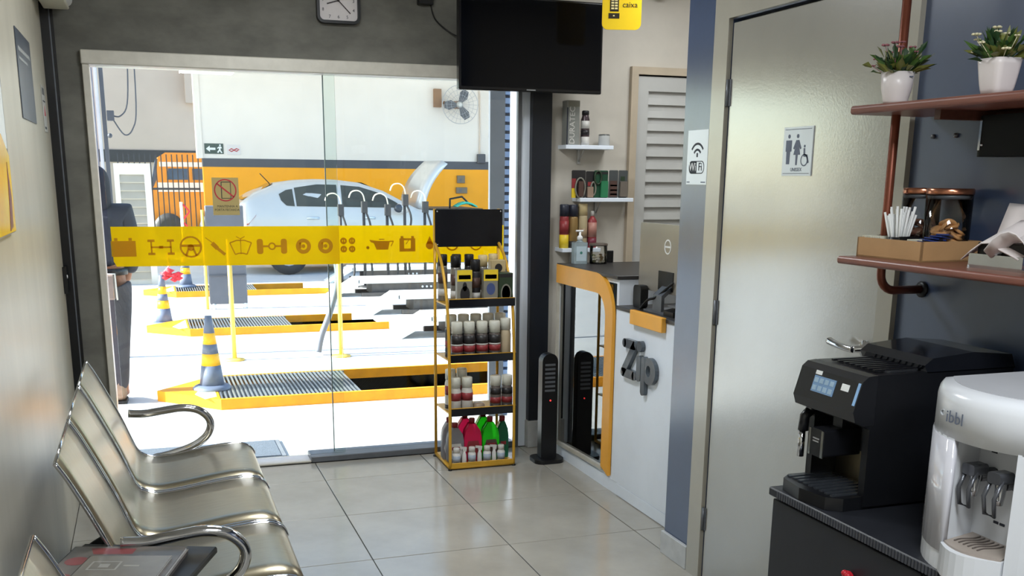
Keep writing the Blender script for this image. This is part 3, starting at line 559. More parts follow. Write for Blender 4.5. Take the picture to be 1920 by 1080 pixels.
kwh = C('label_white', (206, 204, 200)); kgy = C('box_grey', (128, 126, 116)); kgn = C('box_green', (46, 62, 44)); kblu = C('print_blue', (70, 84, 130)); kbr = C('label_brown', (84, 62, 56))
za = SH['a']
cans = (('tall spray can with black cap at the left end of the top rack shelf', 1.508, 5.41, kg, kb), ('black capped spray can, second from the left at the back of the top shelf', 1.583, 5.40, kd, kb), ('black capped spray can, third from the left at the back of the top shelf', 1.652, 5.39, kd, kb),
        ('spray can with black cap behind the left yellow box on the rack', 1.545, 5.29, kg, kb), ('spray can with black cap between the two yellow boxes on the rack', 1.640, 5.235, kd, kb), ('spray can with beige cap behind the right yellow box on the rack', 1.706, 5.31, kg, kbe), ('spray can with beige cap behind the dark green box on the rack', 1.790, 5.39, kg, kbe))
for lb, x_, y_, bm, cm in cans: bottle('spray_can', lb, 'spray can', x_, y_, za, 0.027, 0.252 if y_ > 5.27 else 0.235, bm, cm, 0.06, 0.026, ((0.15, 0.35, kwh), (0.5, 0.8, kbr)), 'spray cans on the top rack shelf')
def carton(name, label, x0, x1, y0, y1, z, h, body, faces=(), group=None, cat='box'):
    t = thing(name, label, cat, ((x0 + x1) / 2, (y0 + y1) / 2, z), group)
    part(MB().cham(x0, x1, y0, y1, z, z + h, 0.002), 'carton', body, t)
    for kind, a, b, c, d, m in faces:                    # fractions across / up the front (-y) face
        X0, X1, Z0, Z1 = x0 + (x1 - x0) * a, x0 + (x1 - x0) * b, z + h * c, z + h * d
        part(MB().box(X0, X1, y0 - 0.0007, y0, Z0, Z1) if kind == 'r' else MB().prism(circ((X0 + X1) / 2, (Z0 + Z1) / 2, (X1 - X0) / 2, 18, ry=(Z1 - Z0) / 2), 'y', y0 - 0.0007, y0), 'print', m, t)
    return t
carton('air_freshener_box', 'yellow and grey carton with dark round picture on the top rack shelf', 1.522, 1.604, 5.176, 5.215, za, 0.185, kgy, (('r', 0, 1, 0.68, 1, kye), ('r', 0.1, 0.9, 0.74, 0.86, kre), ('c', 0.2, 0.85, 0.06, 0.55, kd), ('c', 0.36, 0.66, 0.40, 0.66, kd)))
carton('air_freshener_box', 'yellow and grey carton with blue berry picture on the top rack shelf', 1.668, 1.748, 5.176, 5.215, za, 0.185, kgy, (('r', 0, 1, 0.68, 1, kye), ('r', 0.1, 0.9, 0.74, 0.86, kre), ('c', 0.2, 0.8, 0.28, 0.62, kblu), ('r', 0.05, 0.95, 0.06, 0.20, kwh), ('r', 0.1, 0.9, 0.10, 0.15, kre)))
carton('polish_tin_box', 'dark green carton with pale ring at the right of the top rack shelf', 1.756, 1.834, 5.180, 5.26, za, 0.165, kgn, (('c', 0.12, 0.88, 0.05, 0.65, kgy), ('c', 0.2, 0.8, 0.10, 0.60, kgn), ('r', 0.05, 0.95, 0.86, 0.96, kd)))
carton('parts_box', 'beige carton with dark print behind the green carton on the rack', 1.742, 1.826, 5.275, 5.335, za, 0.225, C('carton_beige', (186, 168, 128)), (('c', 0.25, 0.75, 0.72, 0.92, kd), ('r', 0.1, 0.9, 0.5, 0.66, kbr)))
# white capped bottles
zb = SH['b']; clr = mat('cap_frosted', (206, 206, 196), 0.35, var=(30, 0.08)); kdk = C('bottle_smoke', (96, 88, 84))
rn = ('leftmost', 'second', 'third', 'fourth')
for k in range(4): bottle('oil_additive_bottle', f'white capped red label bottle, {rn[k]} of the front row on the middle rack shelf', 'bottle', (1.522, 1.590, 1.662, 1.733)[k], 5.185, zb, 0.033, 0.205, kdk, clr, 0.062, 0.030, ((0.05, 0.28, kd), (0.32, 0.55, kre), (0.62, 0.92, kd), (0.56, 0.61, kwh)), 'white capped bottles on the middle rack shelf')
bottle('oil_additive_bottle', 'plain beige bottle at the right end of the middle rack shelf', 'bottle', 1.800, 5.20, zb, 0.030, 0.215, C('bottle_beige', (188, 172, 144)), clr, 0.062, 0.028, (), 'white capped bottles on the middle rack shelf')
for k in range(5): bottle('oil_additive_bottle', f'white capped bottle, {("leftmost", "second", "third", "fourth", "rightmost")[k]} of the back row on the middle rack shelf', 'bottle', 1.518 + 0.070 * k, 5.285, zb, 0.033, 0.232, kdk, clr, 0.066, 0.031, ((0.05, 0.3, kd), (0.34, 0.55, kre), (0.62, 0.92, kd)), 'white capped bottles on the middle rack shelf')
zc = SH['c']; kwb = C('bottle_white', (200, 196, 190))
for k, (x_, y_, lb) in enumerate(((1.513, 5.19, 'white bottle with red band at the left front of the low rack shelf'), (1.580, 5.19, 'white bottle with red band second from the left on the low rack shelf'), (1.513, 5.28, 'white bottle behind the leftmost bottle on the low rack shelf'), (1.580, 5.29, 'white bottle behind the second bottle on the low rack shelf'))):
    bottle('wax_bottle', lb, 'bottle', x_, y_, zc, 0.032, 0.195 if y_ < 5.25 else 0.225, kwb, clr, 0.055, 0.029, ((0.05, 0.18, kd), (0.5, 0.8, kre)), 'red banded bottles on the low rack shelf')
for k, (x_, lb) in enumerate(((1.742, 'white capped dark bottle, left of the pair on the low rack shelf'), (1.808, 'white capped dark bottle, right of the pair on the low rack shelf'))):
    bottle('wax_bottle', lb, 'bottle', x_, 5.19, zc, 0.031, 0.195, kdk, clr, 0.055, 0.029, ((0.05, 0.26, kd), (0.32, 0.55, kre), (0.66, 0.9, kd)), 'pair of dark bottles on the low rack shelf')
solo(MB().lathe((1.650, 5.21, zc), [(0.034, 0), (0.038, 0.01), (0.036, 0.035), (0.022, 0.046), (0.001, 0.047)], 16), 'sponge_tub', C('tub_taupe', (150, 132, 112)), 'small taupe domed tub on the low rack shelf', 'tub')
# big coolant bottles on the bottom shelf
zd = SH['d']; kcap = C('cap_red', (120, 22, 34)); kpk = mat('coolant_pink', (240, 36, 96), 0.2, trans=0.35, ior=1.35, var=(6, 0.06)); kgr = mat('coolant_green', (40, 226, 30), 0.2, trans=0.35, ior=1.35, var=(6, 0.06)); kdg = mat('coolant_dark_green', (20, 96, 66), 0.25, var=(6, 0.1)); kgb = C('bottle_silver', (124, 122, 126))
def jug(name, label, x, y, w, h, body, lm, group):
    t = thing(name, label, 'bottle', (x, y, zd), group)
    o = [(-w * 0.46, 0), (w * 0.46, 0), (w * 0.5, 0.012), (w * 0.5, h * 0.55), (w * 0.42, h * 0.72), (w * 0.22, h * 0.84), (w * 0.16, h * 0.88), (-w * 0.16, h * 0.88), (-w * 0.22, h * 0.84), (-w * 0.42, h * 0.72), (-w * 0.5, h * 0.55), (-w * 0.5, 0.012)]
    part(MB().prism(o, 'y', -0.026, 0.026, True), 'jug_body', body, t, world=False)
    part(MB().lathe((0, 0, 0), [(0.016, h * 0.87), (0.017, h * 0.98), (0.014, h)], 12), 'cap', kcap, t, world=False)
    part(MB().prism([(-w * 0.3, h * 0.10), (w * 0.3, h * 0.10), (w * 0.44, h * 0.28), (w * 0.30, h * 0.48), (-w * 0.30, h * 0.48), (-w * 0.44, h * 0.28)], 'y', -0.0268, -0.0258), 'front_label', lm, t, world=False)
    part(MB().box(-w * 0.26, w * 0.26, -0.0276, -0.0266, h * 0.32, h * 0.40), 'label_print', kre, t, world=False)
    return t
jug('motor_oil_jug', 'silver jug with red cap at the front left of the bottom rack shelf', 1.520, 5.225, 0.090, 0.220, kgb, kwh, 'jugs on the bottom rack shelf')
jug('motor_oil_jug', 'silver jug with red cap behind the front silver jug on the rack', 1.510, 5.30, 0.085, 0.235, kgb, kwh, 'jugs on the bottom rack shelf')
jug('coolant_jug', 'bright pink coolant jug in front on the bottom rack shelf', 1.618, 5.225, 0.098, 0.240, kpk, kre, 'jugs on the bottom rack shelf')
jug('coolant_jug', 'bright pink coolant jug at the back of the bottom rack shelf', 1.600, 5.30, 0.095, 0.255, kpk, kre, 'jugs on the bottom rack shelf')
jug('coolant_jug', 'bright green coolant jug in front on the bottom rack shelf', 1.722, 5.225, 0.094, 0.242, kgr, kbr, 'jugs on the bottom rack shelf')
jug('coolant_jug', 'bright green coolant jug at the back of the bottom rack shelf', 1.706, 5.30, 0.092, 0.258, kgr, kbr, 'jugs on the bottom rack shelf')
jug('coolant_jug', 'dark green jug at the right end of the bottom rack shelf', 1.802, 5.25, 0.060, 0.235, kdg, kdg, 'jugs on the bottom rack shelf')
sw = C('bottle_small_white', (214, 214, 212))
for k, x_ in enumerate((1.512, 1.600, 1.687, 1.768)):
    bottle('small_white_bottle', f'small white capped bottle, {rn[k]} of four on the bottom rack shelf', 'bottle', x_, 5.165, zd, 0.022, 0.092, sw, kwh, 0.026, 0.018, ((0.2, 0.75, C('label_pale_blue', (160, 172, 188))),), 'small white bottles on the bottom rack shelf', n=12)
for k, x_ in enumerate((1.556, 1.644, 1.728)):
    t = thing('spray_trigger', f'white spray trigger bottle, {("left", "middle", "right")[k]} one among the small white bottles', 'spray bottle', (x_, 5.165, zd), 'spray triggers on the bottom rack shelf')
    part(MB().lathe((0, 0, 0), [(0.013, 0), (0.014, 0.004), (0.012, 0.05), (0.008, 0.062), (0.008, 0.07)], 10), 'bottle_body', sw, t, world=False)
    part(MB().prism([(-0.008, 0.07), (0.010, 0.07), (0.014, 0.092), (-0.022, 0.096), (-0.024, 0.086), (-0.010, 0.084)], 'y', -0.007, 0.007), 'trigger_head', kwh, t, world=False)

# ================================================================== wall shelves behind the counter
for k, (x0, x1, z, lb) in enumerate(((2.212, 2.500, 1.725, 'top white wall shelf beside the louvred door'), (2.305, 2.634, 1.440, 'middle white wall shelf holding blister packs'), (2.205, 2.440, 1.162, 'lowest white wall shelf holding spray cans'))):
    t = thing('wall_shelf', lb, 'shelf', ((x0 + x1) / 2, 5.46, z - 0.02), 'white wall shelves')
    part(MB().cham(x0, x1, 5.40, 5.519, z - 0.022, z, 0.002), 'board', M['white'], t)
    xm = (x0 + x1) / 2 - 0.02
    part(MB().box(xm - 0.008, xm + 0.008, 5.505, 5.519, z - 0.10, z - 0.022).tube([(xm, 5.51, z - 0.09), (xm, 5.44, z - 0.024)], 0.004, 6), 'bracket', lg, t)
z = 1.725; bx = C('box_silver', (132, 134, 130), 0.3); bxd = C('box_navy', (40, 44, 58))
t = carton('tall_parts_box', 'tall silver box with upright lettering on the top wall shelf', 2.222, 2.298, 5.42, 5.49, z, 0.235, bx, (('r', 0.0, 0.10, 0, 0.84, bxd), ('r', 0.1, 1, 0.86, 1, kgy)))
part(MB().text('DURATEC', 0.044, (2.256, 5.4192, z + 0.104), (0, 0, 1), (-1, 0, 0)), 'lettering', kwh, t)
bottle('additive_can', 'slim dark can with black cap on the top wall shelf', 'can', 2.345, 5.45, z, 0.024, 0.185, C('can_plum', (74, 62, 66), 0.3, metal=0.3), kb, 0.022, 0.020, ((0.0, 0.28, kwh), (0.34, 0.5, kd), (0.55, 0.8, kwh)))
bottle('small_tin', 'short white tin at the right of the top wall shelf', 'tin', 2.462, 5.45, z, 0.032, 0.062, C('tin_white', (188, 190, 190), 0.3), C('tin_lid', (120, 122, 122), 0.3, metal=0.5), 0.006, 0.032, ())
z = 1.440
def blister(name, label, x0, x1, y, h, back, blobs):
    t = thing(name, label, 'blister pack', ((x0 + x1) / 2, y, z), 'blister packs on the middle wall shelf')
    part(MB().prism(rrect(x0, x1, z, z + h, 0.006), 'y', y, y + 0.004), 'card', back, t)
    for kind, a, b, c, d, m in blobs:
        X0, X1, Z0, Z1 = x0 + (x1 - x0) * a, x0 + (x1 - x0) * b, z + h * c, z + h * d
        if kind == 'b': part(MB().rbox(X0, X1, y - 0.016, y, Z0, Z1, 0.005, 'y'), 'blister', m, t)
        elif kind == 'o':
            part(MB().tube([(p_[0], y - 0.006, p_[1]) for p_ in circ((X0 + X1) / 2, (Z0 + Z1) / 2, (X1 - X0) / 2, 18, ry=(Z1 - Z0) / 2)], 0.005, 6, True), 'coil', m, t)
        else: part(MB().box(X0, X1, y - 0.0008, y, Z0, Z1), 'print', m, t)
    return t
blister('lamp_pack', 'red and black blister pack with coiled lead on the middle wall shelf', 2.262, 2.345, 5.425, 0.150, kd, (('r', 0, 0.3, 0.35, 0.7, kre), ('r', 0, 0.3, 0.0, 0.35, kye), ('o', 0.25, 0.95, 0.0, 0.72, kgy), ('b', 0.45, 0.8, 0.05, 0.6, kbr)))
blister('lamp_pack', 'black blister pack with small pink print on the middle wall shelf', 2.350, 2.408, 5.43, 0.145, kd, (('b', 0.1, 0.7, 0.02, 0.42, C('pack_beige', (150, 128, 112))), ('r', 0.2, 0.6, 0.45, 0.6, kre), ('o', 0.5, 1.0, 0.1, 0.6, kgy)))
blister('lamp_pack', 'green blister pack with ring coil on the middle wall shelf', 2.398, 2.482, 5.425, 0.150, C('pack_green', (30, 74, 52)), (('c_', 0, 1, 0.86, 0.95, kd), ('b', 0.45, 0.95, 0.02, 0.62, C('pack_mint', (46, 124, 84))), ('o', 0.0, 0.5, 0.5, 0.98, kgn)))
blister('lamp_pack', 'grey topped pack with red striped front, fourth on the middle wall shelf', 2.490, 2.545, 5.425, 0.152, C('pack_grey', (74, 78, 80)), (('r', 0.1, 0.9, 0.04, 0.62, kbr), ('r', 0.15, 0.9, 0.10, 0.16, kre), ('r', 0.15, 0.9, 0.25, 0.31, kbe), ('r', 0.15, 0.9, 0.42, 0.48, kre)))
blister('lamp_pack', 'grey topped pack with pink square at the right end of the middle wall shelf', 2.549, 2.604, 5.425, 0.152, C('pack_grey', (74, 78, 80)), (('b', 0.1, 0.9, 0.04, 0.6, C('pack_taupe', (112, 104, 96))), ('r', 0.2, 0.7, 0.62, 0.78, kgn)))
z = 1.162
for lb, x_, bm, cm, bands, hh in (('red and yellow spray can with black cap at the left of the lowest wall shelf', 2.232, kre, bxd, ((0.0, 0.42, kye), (0.45, 0.85, kre)), 0.242), ('golden spray can with black cap on the lowest wall shelf', 2.288, C('can_gold', (150, 122, 76), metal=0.3), bxd, ((0.0, 0.22, kd),), 0.240), ('cream spray can with cream cap on the lowest wall shelf', 2.345, C('can_cream', (182, 166, 132)), kbe, ((0.3, 0.6, C('print_tan', (150, 128, 100))),), 0.246)):
    bottle('wall_spray_can', lb, 'spray can', x_, 5.45, z, 0.0265, hh, bm, cm, 0.065, 0.0265, bands, 'spray cans on the lowest wall shelf')
t = bottle('wall_spray_can', 'pink and red bottle with white nozzle on the lowest wall shelf', 'bottle', 2.404, 5.45, z, 0.0265, 0.205, kre, kwh, 0.028, 0.010, ((0.05, 0.3, C('label_plum', (112, 40, 58))), (0.34, 0.8, C('label_rose', (176, 124, 112)))), 'spray cans on the lowest wall shelf')

# ================================================================== service counter
ct = thing('service_counter', 'white service counter with orange arched glass display and Zip lettering', 'counter', (2.4, 4.5, 0))
XF = 2.14
part(MB().box(XF + 0.004, 2.62, 4.525, 5.30, 0.0, 0.066).box(XF + 0.004, 2.62, 3.68, 4.525, 0.0, 0.066), 'plinth', M['white'], ct)
part(MB().box(XF + 0.30, 2.62, 4.525, 5.30, 0.066, 1.07).box(XF + 0.01, XF + 0.30, 4.525, 4.55, 0.066, 1.07).box(XF + 0.01, XF + 0.30, 5.285, 5.30, 0.066, 1.07).box(XF + 0.01, 2.62, 4.55, 5.285, 1.05, 1.07), 'display_case', M['white'], ct)
part(MB().box(XF + 0.29, XF + 0.30, 4.55, 5.285, 0.066, 1.05), 'mirror_back', mat('mirror', (214, 220, 222), 0.03, 1.0, var=(3, 0.01)), ct)
part(MB().box(XF + 0.012, XF + 0.29, 4.55, 5.285, 0.066, 0.085), 'display_floor', M['white'], ct)
# orange arch round the display: flat front board with rounded upper right corner
yo0, yo1, zt = 4.555, 5.302, 1.086
outer = [(yo1, zt), (yo1, 0.985), (yo1 - 0.018, 0.985)] 
arch = [(5.302, 1.086)] + [(4.765 + 0.21 * math.cos(t), 0.876 + 0.21 * math.sin(t)) for t in [PI / 2 + PI / 2 * k / 8 for k in range(9)]] + [(4.555, 0.075), (4.642, 0.105)] + [(4.642 + 0.11 * (1 - math.cos(t)), 0.868 + 0.117 * math.sin(t)) for t in [PI / 2 * k / 8 for k in range(9)]] + [(5.302, 0.985)]
part(MB().prism(arch, 'x', XF - 0.008, XF + 0.01), 'orange_arch', M['orange'], ct)
part(MB().box(XF - 0.006, XF + 0.012, 5.286, 5.302, 0.075, 0.985).prism([(4.642, 0.105), (4.642, 0.085), (5.302, 0.066), (5.302, 0.086)], 'x', XF - 0.006, XF + 0.012), 'case_rail', M['alu'], ct)
part(MB().box(XF + 0.012, XF + 0.016, 4.60, 5.286, 0.085, 1.04), 'display_glass', clear_glass('case_glass', (0.92, 0.95, 0.96), 2.4), ct)
part(MB().cham(XF - 0.006, 2.64, 4.515, 5.305, 1.072, 1.090, 0.002), 'upper_top', M['darktop'], ct)
part(MB().cham(XF, XF + 0.02, 3.68, 4.52, 0.066, 0.930, 0.001), 'front_panel', M['white'], ct)
part(MB().cham(XF - 0.001, XF + 0.02, 3.68, 4.46, 0.004, 0.064, 0.001), 'kick_panel', M['white'], ct)
part(MB().box(2.60, 2.62, 3.68, 4.52, 0.066, 0.93).box(XF + 0.02, 2.60, 3.68, 3.70, 0.066, 0.93), 'side_panel', M['white'], ct)
part(MB().cham(XF - 0.006, 2.64, 3.68, 4.522, 0.930, 0.948, 0.002), 'lower_top', M['darktop'], ct)
part(MB().cham(XF - 0.026, XF - 0.002, 4.008, 4.328, 0.886, 0.952, 0.002), 'orange_plaque', M['orange'], ct)
# raised grey letters Z i p
LT = mat('letter_grey', (84, 92, 100), 0.2, var=(8, 0.12)); LE = mat('letter_edge', (128, 136, 142), 0.2, var=(8, 0.1))
def slab(path, w, n=5): 
    out = []
    for (a, b), (c, d) in zip(path[:-1], path[1:]): out.append(bar(a, b, c, d, w))
    return out
lx0, lx1 = XF - 0.022, XF - 0.001
mb = MB()
zp = [(4.384, 0.787), (4.278, 0.788), (4.392, 0.645), (4.272, 0.645)]
for q in slab(zp, 0.042): mb.prism(q, 'x', lx0, lx1)
for q in zp: mb.prism(circ(q[0], q[1], 0.021, 14), 'x', lx0, lx1)
part(mb, 'letter_z', LT, ct)
part(MB().prism(rrect(4.206, 4.248, 0.628, 0.750, 0.02, 5), 'x', lx0, lx1), 'letter_i', LT, ct)
part(MB().prism(circ(4.227, 0.792, 0.026, 16), 'x', lx0, lx1), 'letter_i_dot', LT, ct)
mb = MB().prism(rrect(4.162, 4.200, 0.570, 0.752, 0.019, 5), 'x', lx0, lx1)
mb.ringprism(circ(4.124, 0.693, 0.066, 28, ry=0.062), circ(4.126, 0.693, 0.022, 28, ry=0.026), 'x', lx0 + 0.0006, lx1)
part(mb, 'letter_p', LT, ct)
# wiper packs and parts standing in the display
for k, (y_, lb) in enumerate(((5.235, 'black wiper pack with red print at the left of the glass display'), (5.150, 'black wiper pack with red print, right of the pair in the glass display'))):
    t = thing('wiper_pack', lb, 'package', (2.22, y_, 0.085), 'wiper packs in the glass display')
    part(MB().prism(rrect(y_ - 0.034, y_ + 0.034, 0.085, 0.60, 0.03, 5), 'x', 2.20, 2.225), 'pack', M['blackpl'], t)
    part(MB().box(2.199, 2.2, y_ - 0.018, y_ + 0.018, 0.42, 0.54), 'print', kre, t)
    part(MB().box(2.199, 2.2, y_ - 0.02, y_ + 0.02, 0.12, 0.24), 'window', M['greypl'], t)
for k, (y_, m_, hh, lb) in enumerate(((4.74, C('pack_sage', (120, 150, 128)), 0.72, 'tall sage green blade pack at the right of the glass display'), (4.685, C('pack_steel', (120, 126, 132)), 0.78, 'tall steel grey blade pack beside the orange arch'))):
    t = thing('blade_pack', lb, 'package', (2.23, y_, 0.085), 'tall packs in the glass display')
    part(MB().prism(rrect(y_ - 0.022, y_ + 0.022, 0.085, 0.085 + hh, 0.012, 4), 'x', 2.21, 2.24), 'pack', m_, t)
    part(MB().box(2.209, 2.21, y_ - 0.016, y_ + 0.016, 0.42, 0.55), 'print', kre, t)
    part(MB().box(2.209, 2.21, y_ - 0.016, y_ + 0.016, 0.15, 0.35), 'print', kdk, t)

# things on the counter
t = thing('sanitizer_bottle', 'clear square sanitizer pump bottle on the counter top', 'bottle', (2.245, 5.25, 1.09))
gelm = mat('sanitizer_gel', (196, 214, 222), 0.12, trans=0.5, ior=1.3, var=(5, 0.03))
part(MB().rbox(2.205, 2.285, 5.222, 5.278, 1.09, 1.205, 0.012, 'z').lathe((2.245, 5.25, 1.205), [(0.028, 0), (0.014, 0.008), (0.013, 0.014)], 14), 'bottle_body', gelm, t)
part(MB().box(2.215, 2.275, 5.2212, 5.222, 1.105, 1.185), 'label', mat('label_frost', (188, 206, 216), 0.4, var=(6, 0.04)), t)
part(MB().prism(circ(2.243, 1.150, 0.008, 8), 'y', 5.2205, 5.2212), 'label_mark', C('print_teal', (70, 130, 120)), t)
part(MB().lathe((2.245, 5.25, 1.217), [(0.015, 0), (0.016, 0.016), (0.010, 0.024), (0.006, 0.026), (0.006, 0.045)], 14).rbox(2.222, 2.262, 5.243, 5.257, 1.262, 1.272, 0.004, 'x'), 'pump', M['whitepl'], t)
t = thing('sweets_jar', 'small glass jar of wrapped sweets with brown lid on the counter', 'jar', (2.345, 5.22, 1.09))
part(MB().lathe((2.345, 5.22, 1.09), [(0.045, 0), (0.048, 0.004), (0.048, 0.096), (0.046, 0.098)], 24), 'jar_glass', M['jarglass'], t)
part(MB().lathe((2.345, 5.22, 1.188), [(0.050, 0), (0.051, 0.003), (0.051, 0.010), (0.046, 0.013)], 24), 'lid', C('lid_brown', (92, 82, 74), 0.3), t)
for k in range(26):
    a, rr = random.uniform(0, 2 * PI), 0.036 * math.sqrt(random.random()); zz = 1.101 + 0.034 * random.random() ** 1.5
    c_ = ((202, 192, 170), (150, 126, 92), (120, 122, 90), (214, 208, 196))[k % 4]
    mini(MB().sphere((0, 0, 0.009), 0.009, 8, 5, (1.3, 1, 0.9)), 'wrapped_sweet', C('sweet_%d' % (k % 4), c_), 'wrapped sweet in the glass jar on the counter', 'sweet', (2.345 + rr * math.cos(a), 5.22 + rr * math.sin(a), zz - 0.009), 'wrapped sweets in the counter jar')
solo(MB().cham(2.43, 2.468, 5.285, 5.30, 1.09, 1.155, 0.003), 'card_holder', M['blackpl'], 'small black upright card holder on the counter beside the sweets jar', 'holder')
# all-in-one computer seen from behind
pc = thing('desktop_computer', 'silver all-in-one computer seen from the back on the counter', 'computer', (2.256, 4.225, 0.948), rz=math.radians(2))
sil = mat('silver_plastic', (158, 152, 142), 0.32, 0.35, var=(4, 0.05))
part(MB().rbox(-0.010, 0.012, -0.27, 0.27, 0.085, 0.397, 0.012, 'x'), 'screen_shell', sil, pc, world=False)
part(MB().box(0.0121, 0.0135, -0.26, 0.26, 0.11, 0.387), 'screen', MATS['tv_screen'], pc, world=False)
part(MB().ringprism(circ(0.005, 0.297, 0.030, 28, ry=0.034), circ(0.005, 0.297, 0.024, 28, ry=0.028), 'x', -0.0115, -0.010).box(-0.0115, -0.010, -0.018, 0.028, 0.293, 0.301), 'round_logo', M['whitepl'], pc, world=False)
part(MB().box(-0.014, -0.009, -0.06, 0.075, 0.098, 0.185), 'port_recess', M['blackpl'], pc, world=False)
part(MB().prism([(-0.060, 0.0), (-0.045, 0.0), (-0.045, 0.070), (0.02, 0.125), (0.02, 0.145), (-0.060, 0.080)], 'y', -0.045, 0.035), 'stand', M['dalu'], pc, world=False)
part(MB().rbox(-0.075, 0.12, -0.10, 0.10, 0.0, 0.008, 0.01, 'z'), 'stand_foot', M['greypl'], pc, world=False)
t = thing('desk_telephone', 'black handset standing at the left of the computer stand', 'telephone', (2.21, 4.40, 0.948))
part(MB().rbox(2.19, 2.23, 4.375, 4.455, 0.948, 1.055, 0.02, 'x'), 'handset', M['blackpl'], t)
part(MB().tube(spline([(2.20, 4.375, 0.97), (2.175, 4.34, 0.956), (2.18, 4.28, 1.0), (2.20, 4.23, 1.02), (2.24, 4.15, 1.09)], 5), 0.006, 6), 'cord', M['blackpl'], t)
t = thing('card_terminal', 'black card terminal under the near half of the computer', 'card terminal', (2.24, 4.06, 0.948))
part(MB().prism([(2.175, 0.948), (2.30, 0.948), (2.30, 1.0), (2.175, 0.972)], 'y', 4.02, 4.11), 'terminal_body', M['blackpl'], t)
part(MB().box(2.19, 2.29, 4.03, 4.10, 0.99, 0.998), 'keypad', M['greypl'], t)

# tower fan by the column
t = thing('tower_fan', 'slim black tower on a flat foot beside the counter', 'tower fan', (2.045, 5.17, 0))
part(MB().rbox(1.955, 2.128, 5.09, 5.25, 0.0, 0.022, 0.05, 'z', 6), 'foot', M['blackpl'], t)
part(MB().prism(rrect(2.0, 2.092, 0.022, 0.612, (0.004, 0.004, 0.045, 0.045), 6), 'y', 5.15, 5.21), 'tower', M['blackpl'], t)
mb = MB()
for k in range(7): mb.box(2.016, 2.076, 5.1485, 5.15, 0.40 + 0.024 * k, 0.412 + 0.024 * k)
part(mb, 'grille', M['greypl'], t)
part(MB().prism(circ(2.050, 0.350, 0.0045, 8), 'y', 5.148, 5.15), 'indicator', mat('led_red', (255, 60, 60), 0.4, emit=2.0, var=(3, 0.01)), t)
# ================================================================== pipe shelf on the slate wall
M['wood'] = mat('brown_shelf_wood', (120, 74, 62), 0.35, var=(14, 0.16, (6, 0.5, 6)))
M['wood2'] = mat('dark_shelf_wood', (84, 50, 40), 0.45, var=(14, 0.16, (6, 0.5, 6)))
M['copper'] = mat('copper_brown_pipe', (124, 68, 50), 0.3, 0.45, var=(8, 0.1))
us = thing('pipe_shelf', 'brown two-tier wall shelf hung on a copper-brown pipe', 'shelf', (1.87, 1.6, 1.25))
part(MB().rbox(1.735, 1.990, 0.70, 2.315, 1.332, 1.352, 0.008, 'y'), 'lower_board', M['wood'], us)
part(MB().rbox(1.745, 1.990, 0.70, 2.325, 1.712, 1.734, 0.008, 'y'), 'upper_board', M['wood'], us)
part(MB().box(1.80, 1.985, 2.06, 2.08, 1.690, 1.712).box(1.965, 1.985, 0.75, 2.06, 1.680, 1.712), 'upper_batten', M['wood2'], us)
for yy in (2.28, 1.02):
    pp_ = part(MB().tube([(1.852, yy, 2.70), (1.852, yy, 1.32)] + arc3((1.897, yy, 1.305), 0.045, PI, 1.5 * PI, 6, (1, 0, 0), (0, 0, 1))[0:] + [(1.985, yy, 1.26)], 0.0115, 12), 'pipe', M['copper'], us)
    part(MB().lathe((1.994, yy, 1.26), [(0.022, 0), (0.022, -0.006), (0.012, -0.008)], 14, axis='x'), 'wall_flange', mat('flange_dark', (30, 32, 36), 0.4, 0.3, var=(8, 0.1)), pp_)
solo(MB().lathe((1.9945, 2.298, 1.662), [(0.006, 0), (0.006, -0.006), (0.002, -0.008)], 10, axis='x'), 'wall_screw', M['dalu'], 'left screw head in the slate wall under the upper shelf', 'screw', 'screws in the slate wall')
solo(MB().lathe((1.9945, 2.215, 1.662), [(0.006, 0), (0.006, -0.006), (0.002, -0.008)], 10, axis='x'), 'wall_screw', M['dalu'], 'right screw head in the slate wall under the upper shelf', 'screw', 'screws in the slate wall')
t = thing('cup_dispenser', 'black wall mounted cup dispenser under the upper shelf', 'dispenser', (1.95, 1.97, 1.60))
part(MB().rbox(1.905, 1.994, 1.86, 2.055, 1.605, 1.70, 0.02, 'z'), 'case', mat('dispenser_black', (8, 9, 12), 0.5, var=(8, 0.1), spec=0.15), t)
part(MB().box(1.9035, 1.905, 2.035, 2.042, 1.62, 1.69), 'bright_edge', M['chrome'], t)
part(MB().sphere((1.905, 2.03, 1.632), 0.004, 8, 6), 'rivet', M['chrome'], t)

